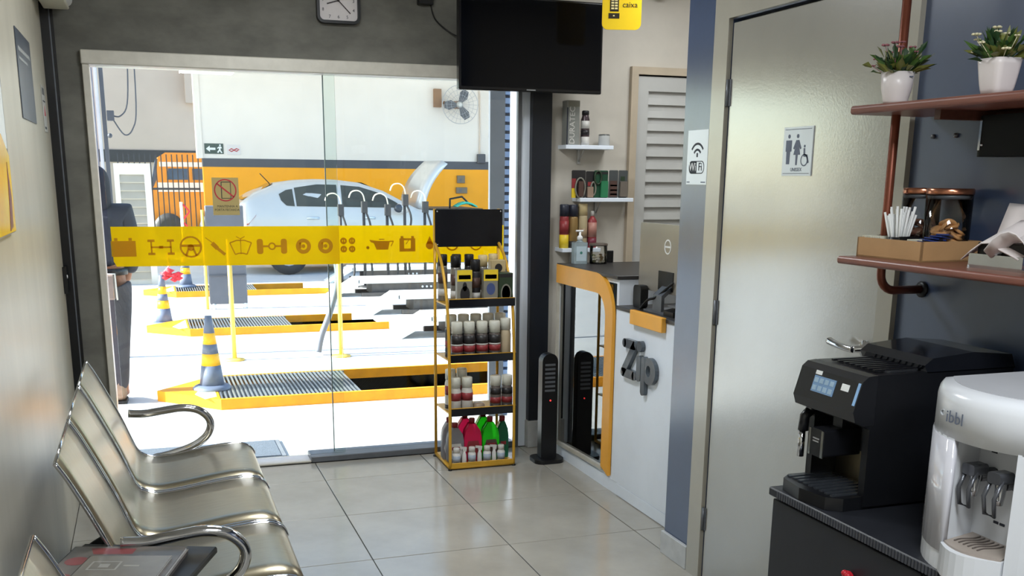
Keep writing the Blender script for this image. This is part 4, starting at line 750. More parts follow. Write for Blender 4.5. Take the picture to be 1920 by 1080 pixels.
# artificial plants
leafm = [mat('leaf_green', (66, 96, 40), 0.5, var=(20, 0.25)), mat('leaf_dark', (38, 66, 36), 0.5, var=(20, 0.25)), mat('leaf_olive', (112, 116, 56), 0.5, var=(20, 0.2))]
flm = [mat('flower_pink', (150, 96, 104), 0.6, var=(30, 0.2)), mat('flower_white', (222, 214, 180), 0.6, var=(30, 0.1))]
def plant(label, x, y, z, rt, rb, h, flower, seed, square=False):
    rnd = random.Random(seed); t = thing('potted_plant', label, 'plant', (x, y, z), 'white potted plants on the upper shelf')
    if square:
        mb = MB(); rows = []
        for k in range(7):
            f = k / 6; w = rb + (rt - rb) * (f ** 0.7); rows.append([(a, b, f * h) for a, b in rrect(-w, w, -w, w, w * 0.45, 4)])
        vs = [q for r in rows for q in r]; n = len(rows[0])
        fs = [(k * n + i, k * n + (i + 1) % n, (k + 1) * n + (i + 1) % n, (k + 1) * n + i) for k in range(6) for i in range(n)] + [tuple(range(n))[::-1]]
        mb.add(vs, fs, True); ins = [(a * 0.9, b * 0.9, h) for a, b, _ in rows[-1]]; low = [(a * 0.86, b * 0.86, h - 0.012) for a, b, _ in rows[-1]]
        o = len(mb.v); mb.v += ins + low; top = 6 * n
        mb.f += [(top + i, top + (i + 1) % n, o + (i + 1) % n, o + i) for i in range(n)] + [(o + i, o + (i + 1) % n, o + n + (i + 1) % n, o + n + i) for i in range(n)] + [tuple(o + n + i for i in range(n))]
        mb.sm += [False] * (2 * n + 1)
    else: mb = MB().lathe((0, 0, 0), [(rb, 0), (rb * 1.06, 0.006), (rt * 0.92, h * 0.5), (rt, h), (rt * 0.93, h), (rt * 0.88, h - 0.012)], 24)
    part(mb, 'pot', mat('pot_white', (222, 214, 214), 0.3, var=(5, 0.03)), t, world=False)
    for k in range(110):
        a = rnd.uniform(0, 2 * PI); ln = rnd.uniform(0.05, 0.092); el = rnd.uniform(0.3, 1.5); w = rnd.uniform(0.006, 0.011)
        d = Vector((math.cos(a) * math.cos(el), math.sin(a) * math.cos(el), math.sin(el))); r0 = rnd.uniform(0, rt * 0.55)
        b = Vector((math.cos(a) * r0, math.sin(a) * r0, h - 0.012)) + (d * rnd.uniform(0.01, 0.055) if k % 2 else Vector()); sd = d.cross(Vector((rnd.uniform(-0.6, 0.6), rnd.uniform(-0.6, 0.6), 1))).normalized() * w; up = sd.cross(d).normalized() * 0.0012
        if k % 2: ln *= 0.5
        m1 = b + d * ln * 0.55; tip = b + d * ln + Vector((0, 0, -0.006))
        vs = [b - sd * 0.25, b + sd * 0.25, m1 + sd + up, tip, m1 - sd + up, m1 - up * 2]
        part(MB().add(vs, [(0, 1, 5), (1, 2, 5), (2, 3, 5), (3, 4, 5), (4, 0, 5), (0, 4, 3, 2, 1)]), 'leaf', leafm[k % 3], t, world=False)
    for k in range(14):
        a = rnd.uniform(0, 2 * PI); el = rnd.uniform(0.3, 1.4); ln = rnd.uniform(0.06, 0.082)
        c = Vector((math.cos(a) * math.cos(el) * ln * 0.95, math.sin(a) * math.cos(el) * ln * 0.95, h - 0.008 + math.sin(el) * ln)); s_ = rnd.uniform(0.005, 0.0085)
        mb = MB().tube([(c.x * 0.3, c.y * 0.3, h - 0.01), tuple(c)], 0.0008, 4)
        for q in range(4):
            t2 = q * PI / 2 + a; mb.sphere((c.x + math.cos(t2) * s_ * 0.8, c.y + math.sin(t2) * s_ * 0.8, c.z + 0.002), s_ * 0.62, 6, 4, (1, 1, 0.6))
        part(mb, 'flower', flm[flower], t, world=False)
    return t
p1_ = plant('small potted plant with pinkish flowers in a tapered white pot', 1.790, 2.212, 1.734, 0.040, 0.028, 0.074, 0, 3)
part(MB().box(0.004, 0.014, -0.0400, -0.0368, 0.060, 0.063), 'pot_mark', M['inkgrey'], p1_, world=False)
plant('larger potted plant with white flowers in a rounded square white pot', 1.806, 1.90, 1.734, 0.037, 0.025, 0.076, 1, 11, True)

# kraft tray with straws, sachets; cookie jars; napkins
kraft = mat('kraft_board', (176, 138, 96), 0.7, var=(10, 0.06))
t = thing('kraft_box', 'open kraft cardboard tray of straws and sachets on the lower shelf', 'box', (1.865, 2.16, 1.352))
KM = rot_about('Z', math.radians(2), (1.80, 2.075, 0))
bx0, bx1, by0, by1, bz0, bz1 = 1.795, 1.984, 2.070, 2.306, 1.352, 1.402
part(MB().box(bx0, bx1, by0, by1, bz0, bz0 + 0.004).xf(KM), 'bottom_panel', kraft, t)
part(MB().box(bx0, bx0 + 0.005, by0, by1, bz0, bz1).xf(KM), 'side_panel', kraft, t)
part(MB().box(bx1 - 0.005, bx1, by0, by1, bz0, bz1).xf(KM), 'side_panel', kraft, t)
part(MB().box(bx0, bx1, by0, by0 + 0.005, bz0, bz1).xf(KM), 'end_panel', kraft, t)
part(MB().box(bx0, bx1, by1 - 0.005, by1, bz0, bz1).xf(KM), 'end_panel', kraft, t)
part(MB().box(bx0 + 0.006, bx0 + 0.066, by0 + 0.086, by0 + 0.090, bz0 + 0.004, bz1 + 0.008).box(bx0 + 0.066, bx0 + 0.069, by0 + 0.006, by1 - 0.006, bz0 + 0.004, bz1 + 0.006).xf(KM), 'divider', M['blackpl'], t)
for k in range(12):
    y_ = by0 + 0.105 + 0.007 * (k % 11); tilt = math.radians(20)
    mini(MB().cham(-0.024, 0.024, -0.0012, 0.0012, 0.0, 0.052, 0.0008).xf(Matrix.Rotation(-0.25 - 0.02 * (k % 3), 4, 'X')), 'sugar_sachet', mat('sachet_pale', (200, 198, 182), 0.5, var=(20, 0.08)), 'pale grey sugar sachet leaning at the left of the kraft tray', 'sachet', (bx0 + 0.034, y_ + 0.052, bz0 + 0.004), 'pale sachets in the kraft tray')
for k in range(6):
    mini(MB().cham(-0.024, 0.024, -0.0012, 0.0012, 0.0, 0.05, 0.0008).xf(Matrix.Rotation(0.1 + 0.02 * k, 4, 'X')), 'sugar_sachet', MATS['sachet_pale'], 'pale sachet at the near end of the kraft tray', 'sachet', (bx0 + 0.034, by0 + 0.046 + 0.006 * k, bz0 + 0.004), 'pale sachets near end of the kraft tray')
for k in range(5):
    mini(MB().cham(-0.022, 0.022, -0.016, 0.016, -0.002, 0.002, 0.001).xf(Matrix.Rotation(0.3 * (k - 2), 4, 'Z') @ Matrix.Rotation(0.15, 4, 'Y')), 'blue_sachet', mat('sachet_blue', (34, 52, 112), 0.35, var=(20, 0.2)), 'dark blue sachet at the near corner of the kraft tray', 'sachet', (bx0 + 0.040 + 0.014 * k, by0 + 0.034, bz1 - 0.004 + 0.0042 * k), 'dark blue sachets in the kraft tray')
cup = thing('straw_cup', 'black cup of white straws in the kraft tray', 'cup', (1.832, 2.20, bz0 + 0.005))
part(MB().lathe((0, 0, 0), [(0.022, 0), (0.026, 0.05), (0.024, 0.05), (0.020, 0.004)], 16), 'cup', M['blackpl'], cup, world=False)
for k in range(24):
    a = 2.4 * k; rr = 0.017 * math.sqrt((k + 0.5) / 24); 
    mini(MB().tube([(0, 0, 0), (rr * math.cos(a) * 1.6, rr * math.sin(a) * 1.6, 0.108 + 0.012 * math.sin(k * 1.7))], 0.0032, 6), 'paper_straw', M['paper'], 'white wrapped straw in the black cup', 'straw', (1.832 + rr * math.cos(a) * 0.8, 2.20 + rr * math.sin(a) * 0.8, bz0 + 0.012), 'white straws in the black cup')
cookm = [mat('cookie_brown', (104, 66, 48), 0.7, var=(30, 0.2)), mat('cookie_gold', (184, 134, 84), 0.7, var=(30, 0.2))]
def cookie_jar(lb, jx, jy, jr, z0, h, cm, fill, ck):
    t = thing('cookie_jar', lb, 'jar', (jx, jy, z0), 'cookie jars on the lower shelf')
    part(MB().lathe((jx, jy, z0), [(jr * 0.95, 0), (jr, 0.004), (jr, h)], 28), 'jar_glass', M['jarglass'], t)
    part(MB().lathe((jx, jy, z0 + h), [(jr * 1.02, 0), (jr * 1.03, 0.003), (jr * 1.03, 0.012), (jr * 0.98, 0.015)], 28), 'lid', mat('copper_lid', (176, 118, 92), 0.22, 0.9, var=(6, 0.05)), t)
    part(MB().lathe((jx, jy, z0 + h - 0.012), [(jr * 0.9, 0), (jr * 0.94, 0.004), (jr * 0.94, 0.012)], 24), 'seal', M['greypl'], t)
    rnd = random.Random(ck)
    for q in range(fill):
        a, rr = rnd.uniform(0, 2 * PI), jr * 0.6 * math.sqrt(rnd.random()); zz = z0 + 0.012 + (h * 0.48) * (q / fill)
        mini(MB().lathe((0, 0, 0), [(0.010, -0.003), (0.0175, -0.0025), (0.0175, 0.0025), (0.010, 0.004)], 12).xf(Matrix.Rotation(rnd.uniform(-0.7, 0.7), 4, 'X') @ Matrix.Rotation(rnd.uniform(-0.7, 0.7), 4, 'Y')), 'biscuit', cookm[ck], ('dark biscuit in the left glass jar', 'golden biscuit in the right glass jar')[ck], 'biscuit', (jx + rr * math.cos(a), jy + rr * math.sin(a), zz), ('dark biscuits in the left jar', 'golden biscuits in the right jar')[ck])
cookie_jar('left glass cookie jar of dark biscuits with copper lid', 1.930, 2.244, 0.048, 1.357, 0.158, None, 26, 0)
cookie_jar('right glass cookie jar of golden biscuits with copper lid', 1.922, 2.135, 0.056, 1.357, 0.158, None, 40, 1)
nh = thing('napkin_holder', 'clear and chrome napkin holder at the right end of the lower shelf', 'holder', (1.895, 1.86, 1.352))
part(MB().rbox(1.815, 1.975, 1.755, 1.950, 1.352, 1.358, 0.02, 'z'), 'base', M['chrome'], nh)
part(MB().box(1.815, 1.821, 1.775, 1.935, 1.358, 1.385), 'rail', M['chrome'], nh)
part(MB().box(1.968, 1.974, 1.775, 1.935, 1.358, 1.385), 'rail', M['chrome'], nh)
part(MB().box(1.83, 1.96, 1.785, 1.925, 1.358, 1.41), 'inner_block', M['blackpl'], nh)
npm = mat('napkin_paper', (222, 214, 214), 0.8, var=(20, 0.03))
for k in range(4):
    rnd = random.Random(40 + k); t = thing('paper_napkin', ('creased white napkin hanging over the front of the holder', 'white napkin standing at the back of the holder', 'white napkin folded over the right of the holder', 'white napkin lying flat on the holder')[k], 'napkin', (1.88, 1.90, 1.41), 'napkins in the holder')
    rows = []
    for i in range(7):
        r_ = []
        for j in range(7):
            u, v = i / 6 - 0.5, j / 6 - 0.5
            if k == 0: q = (1.868 + 0.11 * u, 1.872 + 0.17 * v, 1.435 - 0.10 * abs(v) ** 1.4 + 0.05 * u + 0.006 * math.sin(9 * v))
            elif k == 1: q = (1.935 + 0.012 * math.sin(6 * v) + 0.03 * u, 1.885 + 0.17 * v, 1.45 + 0.08 * u + 0.01 * v)
            elif k == 2: q = (1.85 + 0.12 * u, 1.80 + 0.13 * v, 1.430 - 0.18 * v * v + 0.012 * math.sin(8 * u))
            else: q = (1.895 + 0.13 * u, 1.855 + 0.13 * v, 1.412 + 0.004 * math.sin(7 * u + 3 * v))
            r_.append(q)
        rows.append(r_)
    part(MB().sheet(rows, (0, 0, 0.003)), 'napkin', npm, t)

# ================================================================== black cabinet
cbm = mat('black_cabinet_laminate', (34, 36, 42), 0.4, var=(9, 0.12), bump=(60, 0.05))
cab = thing('black_cabinet', 'low black cabinet carrying the coffee machine and water dispenser', 'cabinet', (1.72, 1.3, 0))
part(MB().box(1.475, 1.985, 0.50, 2.125, 0.06, 0.768).box(1.50, 1.985, 0.52, 2.11, 0.0, 0.06), 'carcass', cbm, cab)
part(MB().cham(1.452, 1.988, 0.49, 2.135, 0.768, 0.790, 0.003), 'cabinet_top', cbm, cab)
mb = MB()
for k in range(150): mb.box(1.4495, 1.4525, 0.60 + 0.01 * k, 0.6055 + 0.01 * k, 0.770, 0.788)
part(mb, 'ribbed_edge', mat('rib_grey', (66, 68, 74), 0.4, var=(8, 0.1)), cab, kind='stuff')
for y0, y1 in ((1.585, 2.120), (1.045, 1.580), (0.505, 1.040)):
    dr = part(MB().cham(1.457, 1.475, y0, y1, 0.07, 0.762, 0.002), 'door', cbm, cab)
    part(MB().sphere((1.447, y0 + 0.21, 0.676), 0.016, 14, 8, (0.7, 1, 0.9)).sphere((1.440, y0 + 0.214, 0.684), 0.008, 8, 6).sphere((1.440, y0 + 0.202, 0.682), 0.008, 8, 6).sphere((1.440, y0 + 0.209, 0.671), 0.008, 8, 6), 'knob', mat('knob_red', (190, 34, 48), 0.2, var=(20, 0.2)), dr, 'red flower shaped knob')

# ================================================================== coffee machine (front faces the chairs)
cm = thing('coffee_machine', 'black espresso machine with touch screen on the black cabinet', 'coffee machine', (1.72, 2.01, 0.790))
ya, yb = 1.898, 2.128; cmk = mat('machine_black', (20, 21, 25), 0.3, var=(6, 0.15))
sidep = [(1.552, 0.798), (1.552, 0.985), (1.530, 1.0), (1.530, 1.10), (1.56, 1.114), (1.955, 1.114), (1.955, 0.798)]
part(MB().prism(sidep, 'y', ya, ya + 0.022).prism(sidep, 'y', yb - 0.022, yb).box(1.625, 1.955, ya + 0.022, yb - 0.022, 0.798, 1.10).box(1.56, 1.63, ya + 0.022, yb - 0.022, 0.985, 1.114), 'housing', cmk, cm)
part(MB().box(1.56, 1.95, ya + 0.012, yb - 0.012, 0.790, 0.80), 'feet', M['blackpl'], cm)
pan = part(MB().prism([(1.532, 0.996), (1.508, 1.006), (1.500, 1.030), (1.520, 1.100), (1.535, 1.112), (1.56, 1.114), (1.56, 0.996)], 'y', ya - 0.002, yb + 0.002), 'control_panel', mat('panel_black', (26, 27, 31), 0.18, var=(6, 0.15)), cm)
def onpanel(y, s, off=0.0012):                            # s: 0 bottom .. 1 top of the slanted panel
    return (1.500 + 0.020 * s - off, y, 1.030 + 0.070 * s)
def panelquad(y0, y1, s0, s1, o=0.0014):
    a, b, c, d = onpanel(y0, s0, o), onpanel(y1, s0, o), onpanel(y1, s1, o), onpanel(y0, s1, o); k = Vector((0.0016, 0, 0))
    return MB().add([a, b, c, d] + [tuple(Vector(q) + k) for q in (a, b, c, d)], [(3, 2, 1, 0), (4, 5, 6, 7), (0, 1, 5, 4), (1, 2, 6, 5), (2, 3, 7, 6), (3, 0, 4, 7)])
scr = part(panelquad(1.985, 2.068, 0.28, 0.82), 'touch_screen', mat('screen_blue', (106, 136, 170), 0.15, var=(30, 0.1), emit=0.12), pan)
mb = MB()
for k in range(4): mb.join(panelquad(1.990 + 0.020 * k, 2.004 + 0.020 * k, 0.34, 0.50, 0.0022)).join(panelquad(1.990 + 0.020 * k, 2.004 + 0.020 * k, 0.60, 0.76, 0.0022))
part(mb, 'screen_icons', mat('icon_pale', (150, 176, 198), 0.3, var=(30, 0.1)), pan)
part(panelquad(1.935, 1.962, 0.58, 0.80), 'sticker', M['paper'], pan); part(panelquad(2.045, 2.068, 0.86, 0.99), 'sticker', M['paper'], pan)
part(panelquad(1.900, 1.908, 0.22, 0.95), 'blue_badge', mat('badge_blue', (140, 178, 220), 0.3, var=(10, 0.08)), pan)
part(MB().rbox(1.60, 1.70, ya + 0.02, yb - 0.02, 1.108, 1.118, 0.02, 'z'), 'cup_tray', mat('tray_ribbed', (40, 42, 46), 0.35, var=(10, 0.1)), cm)
mb = MB()
for k in range(8): mb.box(1.575, 1.70, ya + 0.03 + 0.022 * k, ya + 0.038 + 0.022 * k, 1.116, 1.121)
part(mb, 'cup_tray_ribs', cmk, cm)
part(MB().prism([(1.700, 1.112), (1.690, 1.130), (1.712, 1.146), (1.83, 1.156), (1.945, 1.146), (1.960, 1.112)], 'y', ya, yb + 0.004), 'hopper_lid', mat('lid_gloss', (24, 26, 32), 0.1, var=(5, 0.1)), cm)
part(MB().box(1.624, 1.6262, ya + 0.024, yb - 0.024, 0.81, 0.90), 'steel_front', M['steel'], cm)
sp = part(MB().rbox(1.490, 1.60, 1.985, 2.035, 0.900, 0.968, 0.006, 'x').box(1.55, 1.625, 1.995, 2.03, 0.968, 0.99), 'spout', cmk, cm)
part(MB().box(1.4885, 1.4915, 1.981, 1.990, 0.900, 0.966), 'chrome_strip', M['chrome'], sp)
part(MB().box(1.4885, 1.4915, 2.030, 2.038, 0.900, 0.966), 'chrome_strip', M['chrome'], sp)
part(MB().box(1.4890, 1.4902, 1.998, 2.022, 0.942, 0.945).box(1.4890, 1.4902, 2.000, 2.022, 0.935, 0.938), 'spout_print', mat('print_grey', (150, 150, 150), 0.4, var=(10, 0.05)), sp)
fr = part(MB().tube([(1.545, 2.118, 0.985), (1.532, 2.12, 0.972), (1.530, 2.12, 0.935)], 0.013, 10), 'steam_wand', cmk, cm)
part(MB().cyl((1.528, 2.12, 0.868), 0.0085, 0.068, 12), 'wand_tip', M['chrome'], fr)
dt = part(MB().prism([(1.625, ya + 0.01), (1.500, ya + 0.004), (1.468, ya + 0.03), (1.455, 2.013), (1.468, yb - 0.03), (1.500, yb - 0.004), (1.625, yb - 0.01)], 'z', 0.791, 0.822), 'drip_tray', cmk, cm)
mb = MB()
for k in range(9): mb.box(1.485, 1.61, ya + 0.026 + 0.0215 * k, ya + 0.036 + 0.0215 * k, 0.822, 0.8255)
part(mb, 'tray_slats', mat('slat_grey', (58, 62, 68), 0.25, 0.3, var=(8, 0.1)), dt)

# ================================================================== water dispenser
wd = thing('water_dispenser', 'white countertop water dispenser with two chrome taps', 'water dispenser', (1.66, 1.50, 0.790))
wdm = mat('dispenser_white', (206, 209, 215), 0.22, var=(4, 0.02)); wdc = mat('dispenser_clear_grey', (196, 196, 204), 0.1, var=(4, 0.03))
def front_x(y, b=0.0): return 1.452 - b + 0.10 * (abs(y - 1.505) / 0.185) ** 2.3
def dplan(s=0.0, b=0.0): 
    ys = [1.69 - s - (0.37 - 2 * s) * k / 16 for k in range(17)]
    return [(1.86 - s, 1.69 - s)] + [(front_x(y) + s - b, y) for y in ys] + [(1.86 - s, 1.32 + s)]
ylist = [1.69 - (1.69 - 1.53) * k / 8 for k in range(9)]; yl2 = [1.40 - 0.08 * k / 4 for k in range(5)]
low = [(1.86, 1.69)] + [(front_x(y), y) for y in ylist] + [(1.545, 1.556), (1.545, 1.425)] + [(front_x(y), y) for y in yl2] + [(1.86, 1.32)]
part(MB().prism(low, 'z', 0.790, 1.062), 'body', wdm, wd)
part(MB().prism([(front_x(y, 0.0025), y) for y in ylist[:]] + [(front_x(y) + 0.01, y) for y in ylist[::-1]], 'z', 0.83, 1.058, True), 'side_cover', wdc, wd)
mb = MB(); lay = [dplan(0.0)] + [dplan(s) for s in (0.0, 0.004, 0.014, 0.034)]; zz = [1.060, 1.130, 1.143, 1.152, 1.157]; n = len(lay[0])
mb.add([(a, b, z_) for l_, z_ in zip(lay, zz) for a, b in l_], [(k * n + i, k * n + (i + 1) % n, (k + 1) * n + (i + 1) % n, (k + 1) * n + i) for k in range(4) for i in range(n)], True)
mb.f += [tuple(4 * n + i for i in range(n)), tuple(range(n))[::-1]]; mb.sm += [False, False]
part(mb, 'head', wdm, wd)
part(MB().prism(dplan(0.036), 'z', 1.156, 1.1585), 'top_inset', mat('dispenser_top', (176, 178, 184), 0.4, var=(6, 0.04)), wd)
part(MB().text('ibbl', 0.034, (front_x(1.53) - 0.002, 1.535, 1.102), (-0.05, -1, 0), (0, 0, 1)), 'lettering', M['inkgrey'], wd)
part(MB().ringprism(circ(1.580, 1.104, 0.0065, 14), circ(1.580, 1.104, 0.005, 14), 'x', front_x(1.580) - 0.002, front_x(1.580) + 0.004), 'drop_mark', mat('mark_pale', (180, 184, 190), 0.4, var=(5, 0.02)), wd)
tp = [(front_x(1.530 - 0.13 * k / 8, 0.006 + 0.022 * math.sin(PI * k / 8)), 1.530 - 0.13 * k / 8) for k in range(9)]
tr = part(MB().prism([(1.55, 1.556)] + tp + [(1.55, 1.425)], 'z', 0.792, 0.852), 'drip_tray', wdm, wd)
tp2 = [(front_x(1.527 - 0.122 * k / 8, 0.014 * math.sin(PI * k / 8)), 1.527 - 0.122 * k / 8) for k in range(9)]
gr_ = part(MB().prism([(1.545, 1.55)] + tp2 + [(1.545, 1.43)], 'z', 0.852, 0.856), 'tray_grille', mat('grille_taupe', (150, 140, 132), 0.5, var=(10, 0.1)), wd)
mb = MB()
for k in range(6): mb.tube(spline([(1.470, 1.518 - 0.012 * k, 0.857), (1.49, 1.522 - 0.012 * k, 0.857), (1.515, 1.516 - 0.012 * k, 0.857), (1.535, 1.519 - 0.012 * k, 0.857)], 3), 0.0018, 5)
part(mb, 'grille_slots', mat('slot_dark', (84, 76, 72), 0.6, var=(10, 0.1)), gr_)
for k, yy in enumerate((1.515, 1.450)):
    ro = part(MB().lathe((1.545, yy, 0.985), [(0.017, 0), (0.017, -0.006), (0.009, -0.010), (0.009, -0.035)], 16, axis='x'), 'tap', mat('tap_grey', (86, 88, 94), 0.25, 0.5, var=(6, 0.1)), wd)
    part(MB().lathe((1.500, yy, 0.948), [(0.007, 0), (0.010, 0.02), (0.012, 0.05), (0.006, 0.062)], 14), 'tap_barrel', M['chrome'], ro)
    part(MB().prism(rrect(yy - 0.016, yy + 0.016, 0.992, 1.014, 0.006, 3), 'x', 1.480, 1.515), 'tap_head', MATS['tap_grey'], ro)
    part(MB().tube([(1.49, yy + 0.013, 1.0), (1.474, yy + 0.013, 0.965), (1.480, yy + 0.012, 0.930), (1.480, yy - 0.012, 0.930), (1.474, yy - 0.013, 0.965), (1.49, yy - 0.013, 1.0)], 0.0042, 8), 'lever_loop', MATS['tap_grey'], ro)
for y0_, y1_, z0_, z1_ in ((1.512, 1.526, 1.030, 1.033), (1.446, 1.458, 1.030, 1.033), (1.472, 1.484, 0.892, 0.897), (1.488, 1.500, 0.892, 0.897)):
    part(MB().box(1.5435, 1.545, y0_, y1_, z0_, z1_), 'panel_mark', M['ink'], wd)
# ================================================================== outside: yard, walls
G = -0.02
M['yard'] = mat('pale_concrete', (200, 200, 200), 0.85, var=(1.4, 0.07), bump=(30, 0.1))
M['ywall'] = mat('yellow_wall_paint', (250, 168, 8), 0.6, var=(2, 0.04))
M['swall'] = mat('white_yard_wall', (230, 222, 214), 0.7, var=(1.5, 0.03))
M['stripe'] = mat('charcoal_stripe', (78, 80, 88), 0.6, var=(3, 0.06))
M['beigewall'] = mat('beige_building', (176, 158, 145), 0.75, var=(1.2, 0.04))
M['yel'] = mat('safety_yellow', (246, 158, 12), 0.5, var=(9, 0.12))
M['grate'] = mat('galvanised_steel', (150, 156, 160), 0.35, 0.7, var=(20, 0.1))
M['pit'] = mat('pit_concrete', (86, 82, 76), 0.9, var=(5, 0.2))
M['post'] = mat('steel_post_grey', (118, 122, 132), 0.4, 0.3, var=(8, 0.08))
PITS = [(0.40, 1.0, 3.4, 7.12, 7.98), (0.34, 1.0, 2.36, 10.60, 11.38), (0.31, 1.0, 2.32, 14.13, 14.90)]
# ground with a slot for each pit, running far to every side
def ground():
    mb = MB(); ys = [5.66]; X0, X1 = -40.0, 45.0
    for _, _, xr, y0, y1 in PITS:
        mb.box(X0, X1, ys[-1], y0, G - 0.4, G); xg0 = 1.40 if y0 < 8 else 1.375; mb.box(X0, xg0, y0, y1, G - 0.4, G).box(xr, X1, y0, y1, G - 0.4, G); ys.append(y1)
    mb.box(X0, X1, ys[-1], 70, G - 0.4, G).box(X0, -0.52, -30, 5.66, G - 0.4, G).box(3.72, X1, -30, 5.66, G - 0.4, G).box(-0.52, 3.72, -30, -2.72, G - 0.4, G)
    return mb
struct(ground(), 'ground_yard', M['yard'])
WY = 20.3
w = struct(MB().box(1.08, 7.4, WY, WY + 0.3, 1.85, 5.2), 'wall_yard', M['swall'])
struct(MB().box(1.07, 7.4, WY - 0.01, WY + 0.3, 1.697, 1.85), 'stripe_band', M['stripe'], w)
struct(MB().box(1.07, 7.4, WY - 0.005, WY + 0.3, G, 1.697), 'yellow_dado', M['ywall'], w)
struct(MB().box(0.98, 1.08, WY - 0.02, WY + 0.4, 1.85, 5.2), 'corner_pier', M['swall'], w)
# unseen roof added to keep sun and sky off the car bay
struct(MB().box(-14.0, 9.0, 16.2, 21.0, 4.3, 4.42), 'added_shade_canopy', M['swall'])
struct(MB().box(7.4, 7.8, WY - 1.0, WY + 0.3, G, 5.2), 'wall_return', M['swall'])
nb = struct(MB().box(-7.0, 2.4, 33.0, 33.4, G, 12.0), 'wall_neighbour', M['beigewall'])
struct(MB().box(-7.0, 2.4, 32.97, 33.0, 1.9, 2.25), 'stripe_band', mat('black_band', (44, 44, 48), 0.6, var=(4, 0.1)), nb)
struct(MB().box(1.35, 1.75, 32.7, 33.0, 3.6, 11), 'pilaster', M['beigewall'], nb)
gl = bpy.data.objects.new('lawn', MB().box(-1.5, 1.06, 22.5, 32.5, G, G + 0.10).mesh('lawn')); gl.data.materials.append(mat('lawn_green', (92, 122, 62), 0.9, var=(8, 0.3), bump=(60, 0.6, 0.02))); COL.objects.link(gl); tag(gl, 'strip of green lawn standing in for a reflection in the glass', 'grass', kind='stuff')  # grass built in the yard to imitate a reflection in the door glass
# signs and fittings on the yard wall
t = thing('exit_sign', 'dark green exit sign with white arrow on the yard wall', 'sign', (1.285, WY - 0.02, 1.95))
part(MB().box(1.115, 1.455, WY - 0.012, WY, 1.93, 2.115), 'plate', mat('sign_green', (62, 78, 72), 0.5, var=(8, 0.06)), t)
part(MB().prism([(1.14, 2.02), (1.21, 2.075), (1.21, 2.04), (1.31, 2.04), (1.31, 2.0), (1.21, 2.0), (1.21, 1.965)], 'y', WY - 0.013, WY - 0.012), 'arrow', M['paper'], t)
part(MB().prism(circ(1.395, 2.085, 0.016, 10), 'y', WY - 0.013, WY - 0.012).prism([(1.37, 2.06), (1.41, 2.065), (1.43, 2.03), (1.405, 2.03), (1.40, 2.0), (1.435, 1.95), (1.41, 1.945), (1.385, 1.985), (1.36, 1.945), (1.335, 1.96), (1.375, 2.01), (1.365, 2.035), (1.345, 2.02), (1.34, 2.035)], 'y', WY - 0.013, WY - 0.012), 'running_man', M['paper'], t)
t = thing('yard_notice', 'pale notice with red looped symbol beside the exit sign', 'sign', (1.63, WY - 0.02, 1.92))
part(MB().box(1.515, 1.765, WY - 0.012, WY, 1.92, 2.10), 'plate', mat('plate_pale', (216, 210, 208), 0.5, var=(8, 0.03)), t)
part(MB().tube([(1.55, WY - 0.016, 2.0), (1.60, WY - 0.016, 2.03), (1.64, WY - 0.016, 2.0), (1.69, WY - 0.016, 2.03), (1.735, WY - 0.016, 2.015), (1.69, WY - 0.016, 1.98), (1.64, WY - 0.016, 2.0), (1.60, WY - 0.016, 1.975)], 0.009, 5, True), 'red_symbol', M['red'], t)
fn = thing('wall_fan', 'round wall fan with dark blades high on the white yard wall', 'fan', (5.9, WY - 0.2, 2.5))
fxc, fyc, fzc = 5.93, WY - 0.32, 2.915
mb = MB()
for rr in (0.36, 0.27, 0.18): mb.tube([(fxc + rr * math.cos(k * PI / 14), fyc - 0.05, fzc + rr * math.sin(k * PI / 14)) for k in range(28)], 0.006 if rr > 0.3 else 0.003, 5, True)
for k in range(24): mb.tube([(fxc + 0.05 * math.cos(k * PI / 12), fyc - 0.07, fzc + 0.05 * math.sin(k * PI / 12)), (fxc + 0.36 * math.cos(k * PI / 12), fyc - 0.05, fzc + 0.36 * math.sin(k * PI / 12))], 0.0025, 4)
part(mb, 'guard', mat('guard_wire', (176, 178, 184), 0.4, 0.4, var=(8, 0.05)), fn)
for k in range(3):
    a = 1.2 + k * 2 * PI / 3; o = [(0.04, -0.03), (0.16, -0.11), (0.29, -0.09), (0.31, 0.02), (0.22, 0.07), (0.06, 0.035)]
    part(MB().prism([(fxc + u * math.cos(a) - v * math.sin(a), fzc + u * math.sin(a) + v * math.cos(a)) for u, v in o], 'y', fyc, fyc + 0.012), 'blade', mat('blade_grey', (92, 94, 100), 0.5, var=(8, 0.08)), fn)
part(MB().lathe((fxc, fyc + 0.03, fzc), [(0.06, 0), (0.06, -0.06), (0.03, -0.10)], 16, axis='y'), 'hub', mat('hub_pale', (190, 190, 188), 0.4, var=(8, 0.05)), fn)
part(MB().box(fxc - 0.07, fxc + 0.07, fyc + 0.03, fyc + 0.16, fzc - 0.07, fzc + 0.07).tube([(fxc, fyc + 0.16, fzc), (fxc - 0.25, WY - 0.05, fzc + 0.05)], 0.03, 8).box(fxc - 0.44, fxc - 0.30, WY - 0.10, WY, fzc - 0.04, fzc + 0.30), 'motor_mount', mat('fan_brown', (146, 112, 84), 0.5, var=(8, 0.08)), fn)
